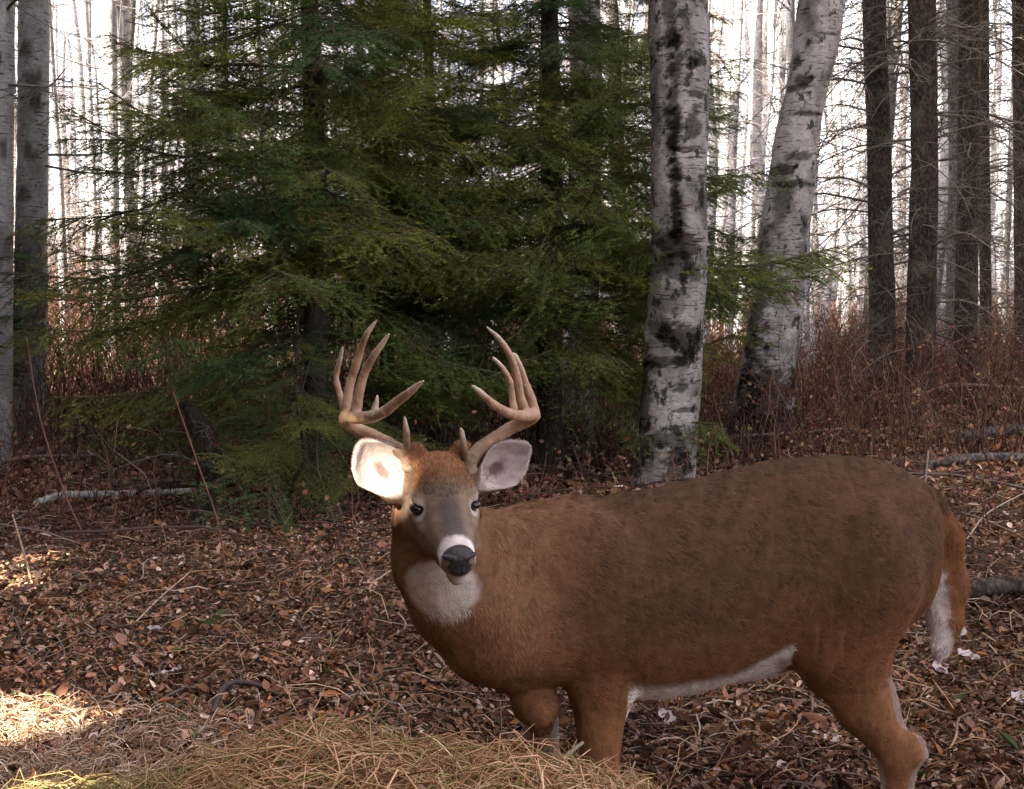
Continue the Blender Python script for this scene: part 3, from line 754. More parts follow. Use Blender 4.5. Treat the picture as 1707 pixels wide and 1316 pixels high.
def shade_row():
    g = np.random.default_rng(5)
    Hh, R0 = 15.0, 2.1
    n = 25000
    z = 1.5 + (Hh - 1.5) * g.uniform(0, 1, n) ** 1.1; a = g.uniform(0, 6.283, n); r = R0 * (1 - z / Hh) ** .7 * np.sqrt(g.uniform(.02, 1, n)) + .05
    pos = np.stack([r * np.cos(a), r * np.sin(a), z - r * .25], 1)
    out = unit(np.stack([np.cos(a), np.sin(a), -.2 + g.normal(0, .3, n)], 1) + g.normal(size=(n, 3)) * .3)
    w = unit(np.cross(out, g.normal(size=(n, 3)))) * .045
    l = g.uniform(.18, .38, n)[:, None] * 1.15
    T = np.stack([pos - w, pos + w, pos + out * l], 1)
    col = np.repeat(np.array([.045, .08, .03]) * g.uniform(.6, 1.3, (n, 1)), 3, 0)
    F = np.arange(n * 3).reshape(-1, 3)
    shared = make_mesh("crown", T.reshape(-1, 3), F, col, False, [M_NEEDLE])
    SH['crown'] = shared; SH['T'] = T; SH['col'] = col
    path = np.array([[0, 0, -.2, .17], [0, 0, 5, .13], [0, 0, 10, .08], [0, 0, Hh, .02]])
    tr = trunk_mesh("trunk", path, M_SPRUCE, 12, 30, .04, 2, .2); SH['trunk'] = tr
    # openings cut in the crowns along the sun's rays to light the buck's head and the ground
    hz = TO_SUN[:2] / np.linalg.norm(TO_SUN[:2]); pp = np.array([-hz[1], hz[0]])
    row = []
    for s in np.arange(-15, 16, 2.3): row.append((7.2 + g.uniform(-.5, .5), s + g.uniform(-.4, .4)))
    for s in np.arange(-17, 18, 2.5): row.append((10.6 + g.uniform(-.7, .7), s + g.uniform(-.5, .5)))
    for s in np.arange(-13, 14, 2.6): row.append((13.8 + g.uniform(-.7, .7), s + g.uniform(-.5, .5)))
    row = [q for q in row if q[1] > -10.6]
    for i, (dd, s) in enumerate(row):
        c = np.array([-.1, 2.6]) + hz * dd + pp * s
        th = g.uniform(0, 6.28)
        t = thing("spruce_tree", "unseen tall dense spruce shading the clearing", "tree", (c[0], c[1], 0), th, "spruces shading the clearing")
        link("trunk", tr, t)
        link("crown", crown_for((c[0], c[1], 0), th, 1.0, 1.0), t)
shade_row()

def high_crowns():  # unseen crowns and side spruces added to hold back sky light
    g = np.random.default_rng(8)
    hosts = [o for o in list(scn.objects) if o.get("category") == "tree" and o.name.startswith("spruce_tree") and o.location.y > 5]
    for o in hosts:
        z0 = 1.5 + (520 / F_PX) * o.location.y + .5
        link("high_crown", SH['crown'], o, (0, 0, z0 + .6), (0, 0, g.uniform(0, 6)), (.85, .85, .6))
    for (x, y) in ((-6.5, 9.5), (-4.6, 3.0), (7.4, 9.4)):
        th = g.uniform(0, 6); c = (x, y, gh(x, y) - .3)
        t = thing("spruce_tree", "unseen tall dense spruce added to shade the clearing", "tree", c, th, "unseen spruces round the clearing")
        link("trunk", SH['trunk'], t); link("crown", crown_for(c, th, 1, 1), t)
high_crowns()

# ------------------------------------------------------------------ logs, sticks, stump, pale leaves
def log(name, label, cat, pts, r0, r1, mat, col=(.2, .17, .14), nseg=12, nring=40, bump=.08, seed=1, group=None):
    """pts: world points."""
    p = np.array(pts, float); c = resample(p, nring); r = np.linspace(r0, r1, nring)
    V, F = tube(c, r, nseg); m = nring * nseg; cc = np.repeat(c, nseg, 0)
    nz = fbm(V[:m] * 14, 4, seed) - .5; V[:m] = cc + (V[:m] - cc) * (1 + bump * 4 * nz)[:, None]
    off = c[nring // 2]
    o = link(name, make_mesh(name, V - off, F, np.tile(col, (len(V), 1)) * (1 + nz.mean()), True, [mat]), loc=off)
    return tag(o, label, cat, group)

def G(px, py, dz=0.0):
    """Where the line of sight through a pixel meets the ground."""
    Y = 3.0; best = None
    for Yc in np.linspace(3.1, 30, 700):
        q = P(px, py, Yc)
        if q[2] <= gh(q[0], Yc): best = q; break
    if best is None: best = P(px, py, 25)
    best = best.copy(); best[2] = gh(best[0], best[1]) + dz
    return best

log("birch_log", "short white birch log lying on the leaves at the foot of the dark stump", "log", [G(62, 852, .05), G(110, 840, .06), G(200, 838, .06), G(325, 835, .07)], .032, .024, M_BIRCH_FAR, nring=80, seed=4, col=(1, 1, 1))
log("fallen_branch", "long dark fallen branch curving up to the stump, topmost of the fallen branches", "branch", [G(0, 730, .10), G(90, 715, .2), G(200, 708, .25), G(320, 690, .35)], .05, .032, M_WOOD, (.20, .16, .125), seed=5)
log("fallen_branch", "dark fallen branch sagging in the middle, below the topmost one", "branch", [G(-10, 748, .12), G(120, 742, .14), G(200, 728, .16), G(300, 700, .32)], .05, .032, M_WOOD, (.15, .115, .09), seed=6)
log("fallen_branch", "crooked grey branch lying lowest, above the white birch log", "branch", [G(10, 780, .06), G(90, 765, .08), G(180, 770, .05), G(330, 748, .1)], .05, .032, M_WOOD, (.22, .18, .15), seed=7)
log("fallen_branch", "thin pale branch slanting down towards the fallen branches", "branch", [G(60, 620, .7) , G(120, 640, .5), G(180, 670, .2)], .012, .008, M_WOOD, (.28, .23, .18), seed=8)
log("fallen_log", "mossy dark log on the leaves behind the buck's tail", "log", [G(1590, 1010, .06), G(1660, 1004, .07), G(1760, 1000, .07)], .05, .045, M_SPRUCE, nseg=18, nring=50, bump=.06, seed=9)
log("fallen_log", "upper of two grey fallen logs in the brush past the rump", "log", [G(1600, 760, .16), G(1680, 752, .2), G(1790, 748, .2)], .06, .05, M_GREYBARK, seed=10)
log("fallen_log", "lower of two grey fallen logs in the brush past the rump", "log", [G(1540, 790, .08), G(1640, 782, .1), G(1780, 786, .1)], .045, .04, M_GREYBARK, seed=11)
log("fallen_log", "low dark log lying at the skyline between leaning birch and dark trunks", "log", [G(1335, 560, .15), G(1400, 556, .2), G(1470, 560, .15)], .16, .14, M_SPRUCE, seed=12)
log("curved_stick", "dark hooked stick arching out of the leaves above the straw heap", "stick", [G(350, 1235, .01), G(362, 1195, .05), G(385, 1172, .07), G(430, 1170, .05), G(478, 1178, .02)], .012, .007, M_WOOD, (.10, .075, .065), seed=13)
log("pale_stick", "thin straight pale stick lying across the leaves", "stick", [G(225, 1055, .03), G(270, 1015, .05), G(315, 978, .06)], .0045, .0035, M_WOOD, (.45, .30, .20), nseg=6, seed=14)
log("pale_stick", "thin pale stick lying level, meeting the slanting one", "stick", [G(150, 1020, .04), G(190, 1024, .05), G(240, 1032, .03)], .004, .003, M_WOOD, (.42, .28, .19), nseg=6, seed=15)
log("dry_stalk", "pale dry stalk leaning out of the leaves at the edge", "stick", [G(55, 975, 0), G(55, 975, 0) + [-.03, 0, .12], G(55, 975, 0) + [-.10, .02, .36]], .007, .004, M_WOOD, (.46, .33, .20), nseg=6, seed=16)
a = G(378, 968); log("thin_sapling", "bare reddish whip arching beside the dark stump", "sapling", [a, a + [-.04, 0, .3], a + [-.14, 0, .62], a + [-.27, .05, .98]], .006, .003, M_WOOD, (.22, .10, .07), nseg=6, seed=17)
a = G(110, 900); log("thin_sapling", "bare reddish whip rising past the white birch log", "sapling", [a + [.12, 0, 0], a + [.0, 0, .3], a + [-.13, 0, .75], a + [-.22, .05, 1.25]], .007, .003, M_WOOD, (.20, .10, .07), nseg=6, seed=18)
log("broken_twig", "grey twig sticking up between the straw heap and the standing foreleg", "twig", [P(928, 1276, 2.52), P(950, 1255, 2.55), P(972, 1238, 2.58)], .006, .004, M_WOOD, (.30, .25, .20), nseg=6, seed=19)
log("bent_twig", "pale twig bending over the leaves beyond the tail", "twig", [G(1612, 905, .02), G(1645, 880, .09), G(1707, 850, .12)], .006, .004, M_WOOD, (.34, .27, .21), nseg=6, seed=20)
for i, (xa, ya, xb, yb, h1, h2, r_) in enumerate(((-20, 800, 160, 790, .05, .16, .022), (60, 745, 330, 775, .2, .05, .02), (-20, 715, 210, 760, .3, .08, .024), (150, 800, 350, 735, .03, .3, .016),
        (20, 690, 120, 800, .35, .03, .014), (230, 700, 460, 770, .22, .05, .02), (-10, 770, 230, 735, .1, .22, .026), (180, 815, 480, 800, .03, .08, .016), (1180, 760, 1420, 748, .1, .2, .022), (1560, 700, 1740, 690, .35, .3, .03))):
    A_, B_ = G(xa, ya, h1), G(xb, yb, h2); md = (A_ + B_) / 2 + rng.normal(size=3) * np.array([.12, .1, .05])
    log("fallen_branch", "thin bare branch in the tangle of deadfall on the leaves" if i < 8 else ("thin bare branch lying behind the buck's back by the leaning birch" if i == 8 else "grey branch lodged in the brush at the edge, above the grey logs"), "branch",
        [A_, (A_ * 2 + md) / 3 + [0, 0, .04], md, B_], r_, r_ * .6, M_WOOD, (.24, .175, .135), nseg=8, nring=24, bump=.1, seed=30 + i, group="deadfall branches" if i < 8 else None)
s0 = G(352, 868)
t = thing("stump", "dark broken stump among the fallen branches, in front of the big spruce", "stump", s0)
link("trunk", trunk_mesh("trunk", np.array([[0, 0, -.1, .10], [.01, 0, .25, .085], [-.03, 0, .55, .08], [-.16, 0, .80, .03]]), M_DARKBARK, 18, 40, .16, 8, .5), t)
for i, (a_, z_, s_) in enumerate(((2.6, .5, .5), (.6, .62, .4), (3.6, .35, .55), (5.0, .6, .35))):
    link("dead_branch", DEAD[i], t, (0, 0, z_), (0, -.3, a_), s_)

BIGLEAF = resample  # (name kept short below)
def pale_leaf(px, py, size, label, col):
    q = G(px, py, .035)
    n = 9; u = np.linspace(-.5, .5, n); w = .36 * np.sqrt(np.clip(1 - (2 * np.abs(u)) ** 2.2, 0, 1)) + .01
    rows = []
    for k in range(n):
        for sx in (-1, -.5, 0, .5, 1):
            rows.append([sx * w[k] + .03 * math.sin(k * 2), u[k], .12 * abs(sx) ** 1.5 * (1 + .5 * math.sin(k * 1.7 + sx)) + .15 * u[k] ** 2])
    V = np.array(rows); i = (np.arange(n - 1)[:, None] * 5 + np.arange(4)[None, :]).ravel(); Fq = np.stack([i, i + 1, i + 6, i + 5], 1)
    V2 = np.vstack([V, V - [0, 0, .008]]); Fq = np.vstack([Fq, Fq[:, ::-1] + len(V)])
    o = link("fallen_leaf", make_mesh("fallen_leaf", V2 * size, Fq, np.tile(col, (len(V2), 1)), True, [M_LEAF]), loc=q, rot=(rng.uniform(-.1, .5), rng.uniform(-.3, .3), rng.uniform(0, 6)))
    tag(o, label, "leaf", "large pale fallen leaves")
PL = (.52, .44, .40)
for a in ((258, 1066, .075, "pale curled leaf beneath the crossing thin sticks"), (262, 1146, .08, "first of two large pale leaves overlapping above the straw heap"),
          (285, 1140, .085, "second, tilted leaf of the overlapping pale pair"), (218, 1184, .07, "small grey-pink leaf where the green stalk starts"),
          (640, 932, .07, "bright leaf close against the buck's neck"), (1612, 1112, .09, "large white-grey leaf below the tip of the tail"),
          (1600, 1072, .08, "pale leaf just above the white-grey one, beside the tail"), (1568, 1132, .08, "flat oval pale leaf to the hind leg's side of the tail tip"),
          (1110, 1218, .07, "pale leaf on the ground under the belly"), (1385, 1255, .07, "tan leaf on the ground before the hind leg"),
          (1700, 1185, .09, "pale leaf cut by the edge, level with the hock"), (1180, 1240, .055, "small whitish leaf below the middle of the belly")):
    pale_leaf(*a, tuple(np.array(PL) * rng.uniform(.8, 1.1)))

# ------------------------------------------------------------------ the buck
def smin(a, b, k):
    h = np.clip(.5 + .5 * (b - a) / k, 0, 1); return b + (a - b) * h - k * h * (1 - h)
def smax(a, b, k): return -smin(-a, -b, k)
def cone(p, a, b, ra, rb):
    a = np.asarray(a); ba = np.asarray(b) - a; t = np.clip(((p - a) @ ba) / (ba @ ba), 0, 1)
    return np.linalg.norm(p - a - t[:, None] * ba, axis=1) - (ra + (rb - ra) * t)
def cone_flat(p, a, b, ra, rb, ax, sq):
    """A tapered limb squashed (sq < 1) or widened along the axis ax."""
    a = np.asarray(a); b = np.asarray(b); ax = np.asarray(ax)
    q = p + np.outer((p - a) @ ax * (1 / sq - 1), ax); b2 = b + ((b - a) @ ax) * (1 / sq - 1) * ax
    return cone(q, a, b2, ra, rb) * min(1, sq)
def ell(p, c, R, r):
    """R rows: axes; r: radii."""
    q = ((p - c) @ np.asarray(R).T) / np.asarray(r); n = np.linalg.norm(q, axis=1); g = np.linalg.norm(q / np.asarray(r), axis=1) + 1e-9
    return n * (n - 1) / g

def leafy(p, c, R, r, e=1.38):
    q = ((p - c) @ np.asarray(R).T) / np.asarray(r); q[:, 1] *= 1 + .22 * np.clip(-q[:, 0], -.5, 1)
    a = (np.abs(q[:, 0]) ** e + np.abs(q[:, 1]) ** e + 1e-9) ** (1 / e)
    n = np.sqrt(a * a + q[:, 2] ** 2); return (n - 1) * min(r) * .9

def surface(fn, lo, hi, h):
    """Closed surface of fn < 0 on a grid (naive surface nets), evaluated only near the surface."""
    lo = np.asarray(lo, float); nb = np.ceil((np.asarray(hi) - lo) / (h * 6)).astype(int)
    ax = [lo[i] + (np.arange(nb[i]) + .5) * 6 * h for i in range(3)]
    C = np.stack(np.meshgrid(*ax, indexing='ij'), -1).reshape(-1, 3); dc = fn(C)
    Gd = np.repeat(np.repeat(np.repeat(dc.reshape(nb), 6, 0), 6, 1), 6, 2).astype(np.float32)
    near = np.argwhere(np.abs(dc.reshape(nb)) < h * 6 * 1.35)
    o = np.stack(np.meshgrid(np.arange(6), np.arange(6), np.arange(6), indexing='ij'), -1).reshape(-1, 3)
    idx = (near[:, None, :] * 6 + o[None]).reshape(-1, 3)
    for s in range(0, len(idx), 400000):
        ii = idx[s:s + 400000]; Gd[ii[:, 0], ii[:, 1], ii[:, 2]] = fn(lo + (ii + .5) * h)
    S = Gd < 0
    cs = np.zeros(np.array(S.shape) - 1, np.int8)
    for dx in (0, 1):
        for dy in (0, 1):
            for dz in (0, 1): cs += S[dx:S.shape[0] - 1 + dx, dy:S.shape[1] - 1 + dy, dz:S.shape[2] - 1 + dz]
    act = np.argwhere((cs > 0) & (cs < 8)); vid = -np.ones(cs.shape, np.int32); vid[tuple(act.T)] = np.arange(len(act))
    acc = np.zeros((len(act), 3)); cnt = np.zeros(len(act))
    cor = np.array([[0, 0, 0], [1, 0, 0], [0, 1, 0], [1, 1, 0], [0, 0, 1], [1, 0, 1], [0, 1, 1], [1, 1, 1]])
    for a, b in ((0, 1), (2, 3), (4, 5), (6, 7), (0, 2), (1, 3), (4, 6), (5, 7), (0, 4), (1, 5), (2, 6), (3, 7)):
        va = Gd[tuple((act + cor[a]).T)]; vb = Gd[tuple((act + cor[b]).T)]; m = (va < 0) != (vb < 0)
        t = va / np.where(m, va - vb, 1); pt = cor[a] + (cor[b] - cor[a]) * t[:, None]
        acc[m] += pt[m]; cnt[m] += 1
    V = lo + (act + acc / cnt[:, None] + .5) * h
    Q = []
    for ax_ in range(3):
        u, v = (ax_ + 1) % 3, (ax_ + 2) % 3; sl0 = [slice(None)] * 3; sl1 = [slice(None)] * 3
        sl0[ax_] = slice(0, -1); sl1[ax_] = slice(1, None)
        d = np.argwhere(S[tuple(sl0)] != S[tuple(sl1)])
        d = d[(d[:, u] > 0) & (d[:, v] > 0) & (d[:, u] < S.shape[u] - 1) & (d[:, v] < S.shape[v] - 1)]
        eu = np.zeros(3, int); ev = np.zeros(3, int); eu[u] = 1; ev[v] = 1
        q = np.stack([vid[tuple((d - eu - ev).T)], vid[tuple((d - ev).T)], vid[tuple(d.T)], vid[tuple((d - eu).T)]], 1)
        flip = ~S[tuple(d.T)]; q[flip] = q[flip][:, ::-1]
        Q.append(q)
    Q = np.concatenate(Q); Q = Q[(Q >= 0).all(1)]
    return V, Q

def relax(V, Q, it=2, lam=.5):
    e = np.concatenate([Q[:, [0, 1]], Q[:, [1, 2]], Q[:, [2, 3]], Q[:, [3, 0]]]); e = np.concatenate([e, e[:, ::-1]])
    for _ in range(it):
        s = np.zeros_like(V); n = np.zeros(len(V))
        for k in range(3): s[:, k] = np.bincount(e[:, 0], V[e[:, 1], k], len(V))
        n = np.bincount(e[:, 0], minlength=len(V)); V = V + lam * (s / np.maximum(n, 1)[:, None] - V)
    return V

# trunk of the body: stations (px, top py, bottom py, half width, distance)
ST = [(806, 935, 1085, .085, 2.70), (835, 880, 1118, .125, 2.71), (880, 846, 1126, .155, 2.73), (940, 829, 1130, .17, 2.75), (1000, 829, 1142, .18, 2.78), (1060, 818, 1160, .195, 2.80),
      (1150, 801, 1150, .21, 2.84), (1230, 782, 1128, .21, 2.87), (1320, 766, 1085, .20, 2.90), (1400, 762, 1075, .19, 2.93), (1470, 769, 1060, .175, 2.95), (1522, 793, 1030, .145, 2.96), (1550, 815, 990, .11, 2.97), (1566, 850, 945, .05, 2.97)]
_s = []
for px, t_, b_, w_, Y_ in ST:
    a = P(px, t_, Y_); b = P(px, b_, Y_); _s.append([a[0], Y_, (a[2] + b[2]) / 2, (a[2] - b[2]) / 2, w_])
_s = np.array(_s)
_sf = resample(_s, 200)

# head frame
YH = 2.42
yaw, pit, roll = math.radians(13), math.radians(14.5), math.radians(2)
HF = np.array([math.sin(yaw) * math.cos(pit), -math.cos(yaw) * math.cos(pit), -math.sin(pit)])
HS = unit(np.cross(np.array([0, 0, 1.0]), HF)); HU = np.cross(HF, HS)
HS, HU = HS * math.cos(roll) + HU * math.sin(roll), HU * math.cos(roll) - HS * math.sin(roll)
HM = np.array([HS, HF, HU])
HO = P(741, 841, YH) - HF * .035
HK = 1.07
def H(s, f, u): return HO + (HS * s + HF * f + HU * u) * HK

EARS = [dict(c=P(634, 783, 2.47), tip=P(606, 746, 2.47), base=P(660, 822, 2.45), w=.056, n=unit(np.array([.05, -1, .12]))),
        dict(c=P(838, 778, 2.50), tip=P(874, 746, 2.52), base=P(799, 806, 2.46), w=.050, n=unit(np.array([.22, -1, .05])))]
for e in EARS:
    e["L"] = unit(e["tip"] - e["base"]); e["len"] = np.linalg.norm(e["tip"] - e["base"]) / 2 + .012
    e["n"] = unit(e["n"] - (e["n"] @ e["L"]) * e["L"]); e["W"] = np.cross(e["L"], e["n"]); e["R"] = np.array([e["L"], e["W"], e["n"]])

SIDE = np.array([0, 1.0, 0])
TAIL = [(P(1552, 838, 2.98), .040), (P(1574, 900, 2.98), .050), (P(1577, 975, 2.98), .056), (P(1575, 1035, 2.97), .046), (P(1569, 1075, 2.96), .026), (P(1565, 1102, 2.96), .008)]
def body_sdf(p):
    x = p[:, 0]
    yc = np.interp(x, _sf[:, 0], _sf[:, 1]); zc = np.interp(x, _sf[:, 0], _sf[:, 2]); hh = np.interp(x, _sf[:, 0], _sf[:, 3]); w = np.interp(x, _sf[:, 0], _sf[:, 4])
    dz = (p[:, 2] - zc)
    ww = w * (1 - .16 * np.clip(dz / hh, 0, 1)) ; e = 2.15
    rho = (np.abs((p[:, 1] - yc) / ww) ** e + np.abs(dz / hh) ** e) ** (1 / e)
    d = (rho - 1) * np.minimum(ww, hh) * .95
    d = smax(d, _sf[0, 0] - .015 - x, .06); d = smax(d, x - _sf[-1, 0] - .01, .06)
    # shoulder, ribcage, haunch muscle
    d = smin(d, ell(p, P(985, 985, 2.66), np.eye(3), (.115, .068, .19)), .045)
    d = smin(d, ell(p, P(985, 1060, 2.655), np.eye(3), (.085, .055, .085)), .03)
    d = smin(d, ell(p, P(1430, 960, 2.80), np.eye(3), (.15, .082, .20)), .035)
    # neck
    nk = [(P(722, 868, 2.56), .098), (P(742, 930, 2.57), .122), (P(775, 990, 2.60), .133), (P(818, 1030, 2.66), .148), (P(880, 1040, 2.72), .140)]
    n = None
    for (a, ra), (b, rb) in zip(nk[:-1], nk[1:]):
        c = cone(p, a, b, ra, rb); n = c if n is None else smin(n, c, .03)
    n = smin(n, cone(p, P(820, 905, 2.64), P(930, 925, 2.74), .075, .11), .08)
    n = smin(n, cone(p, P(815, 1085, 2.68), P(868, 1118, 2.74), .068, .062), .05)
    d = smin(d, n, .06)
    # legs
    for (Yk, Yh, Yt, ox) in ((2.80, 2.82, 2.82, 0), (3.02, 3.06, 3.06, 14)):
        near = ox == 0
        hip, st, hk, ft = P(1430 + ox, 985, Yk), P(1398 + ox, 1085, Yk), P(1492 + ox, 1262, Yh), P(1487 + ox, 1455 if near else 1420, Yt)
        c = cone_flat(p, hip, st, .135, .112, SIDE, .62)
        c = smin(c, cone_flat(p, st, P(1436 + ox, 1170, Yh), .100, .071, SIDE, .62), .05)
        c = smin(c, cone_flat(p, P(1436 + ox, 1170, Yh), hk, .070, .044, SIDE, .7), .03)
        c = smin(c, cone(p, P(1512 + ox, 1240, Yh), P(1518 + ox, 1252, Yh), .028, .027), .03)
        c = smin(c, cone_flat(p, hk, P(1490 + ox, 1330, Yh), .046, .030, SIDE, .75), .02)
        c = smin(c, cone(p, P(1490 + ox, 1330, Yh), ft, .029, .024), .02)
        c = smin(c, cone(p, ft, P(1470 + ox, 1475 if near else 1440, Yt), .026, .030), .02)
        d = smin(d, c, .05 if near else .035)
    # near foreleg
    c = cone_flat(p, P(1000, 1060, 2.70), P(1002, 1150, 2.68), .094, .072, SIDE, .7)
    c = smin(c, cone_flat(p, P(1001, 1150, 2.68), P(998, 1290, 2.67), .072, .046, SIDE, .75), .03)
    c = smin(c, cone(p, P(998, 1290, 2.67), P(996, 1340, 2.67), .043, .036), .02)
    c = smin(c, cone(p, P(996, 1340, 2.67), P(993, 1490, 2.67), .028, .025), .02)
    c = smin(c, cone(p, P(993, 1490, 2.67), P(982, 1512, 2.66), .027, .031), .02)
    d = smin(d, c, .022)
    # far foreleg, lifted with the knee bent
    c = cone(p, P(880, 1110, 2.84), P(888, 1162, 2.72), .056, .054)
    c = smin(c, cone(p, P(892, 1172, 2.71), P(898, 1178, 2.70), .055, .052), .02)
    d = smin(d, c, .010)
    c = cone(p, P(902, 1200, 2.80), P(908, 1290, 2.90), .048, .036)
    c = smin(c, cone(p, P(912, 1290, 2.90), P(935, 1400, 3.0), .030, .024), .02)
    d = smin(d, c, .012)
    # tail hanging behind the rump
    tl = TAIL
    c = None
    for (a, ra), (b, rb) in zip(tl[:-1], tl[1:]):
        k = cone_flat(p, a, b, ra, rb, SIDE, .6); c = k if c is None else smin(c, k, .02)
    d = smin(d, c, .012)
    # belly sheath and elbow fold
    d = smin(d, ell(p, P(1250, 1100, 2.88), np.eye(3), (.10, .05, .05)), .05)
    # head
    h = ell(p, H(0, -.035, .005), HM, (.074 * HK, .095 * HK, .068 * HK))
    h = smin(h, ell(p, H(0, -.015, .040), HM, (.060 * HK, .062 * HK, .045 * HK)), .03)
    h = smin(h, cone_flat(p, H(0, .02, .0), H(0, .125, -.030), .062 * HK, .040 * HK, HS, 1.0), .03)
    h = smin(h, cone_flat(p, H(0, .115, -.028), H(0, .185, -.045), .040 * HK, .033 * HK, HS, 1.08), .02)
    h = smin(h, ell(p, H(0, .196, -.044), HM, (.034 * HK, .026 * HK, .029 * HK)), .012)
    for s in (-1, 1):
        h = smin(h, cone(p, H(s * .046, -.040, -.046), H(s * .024, .125, -.058), .046 * HK, .021 * HK), .025)
        h = smin(h, cone(p, H(s * .052, .005, .026), H(s * .057, .052, .018), .019 * HK, .012 * HK), .010)   # brow
        h = smin(h, cone(p, H(s * .047, .085, -.028), H(s * .052, .03, -.024), .012 * HK, .020 * HK), .018)  # cheek bone
        h = smin(h, cone(p, H(s * .043, -.04, .055), H(s * .050, -.048, .085), .025 * HK, .021 * HK), .012)      # pedicle
    h = smin(h, cone(p, H(0, .10, -.070), H(0, .184, -.083), .026 * HK, .020 * HK), .012)                     # lower jaw
    for s in (-1, 1): h = smax(h, -ell(p, H(s * .062, .050, .004), HM, (.017 * HK, .021 * HK, .0095 * HK)), .006)    # eye socket
    for e in EARS:
        o = leafy(p, e["c"], e["R"], (e["len"] * 1.10, e["w"] * 1.13, .040)); inn = leafy(p, e["c"] + e["n"] * .022, e["R"], (e["len"] * 1.04, e["w"] * 1.06, .044), 1.42)
        sh = smax(o, -inn, .006)
        sh = smin(sh, cone(p, e["base"] - e["n"] * .012, e["base"] * .55 + H(0, -.045, .02) * .45, .027, .033), .022)
        h = smin(h, sh, .012)
    d = smin(d, h, .028)
    return d

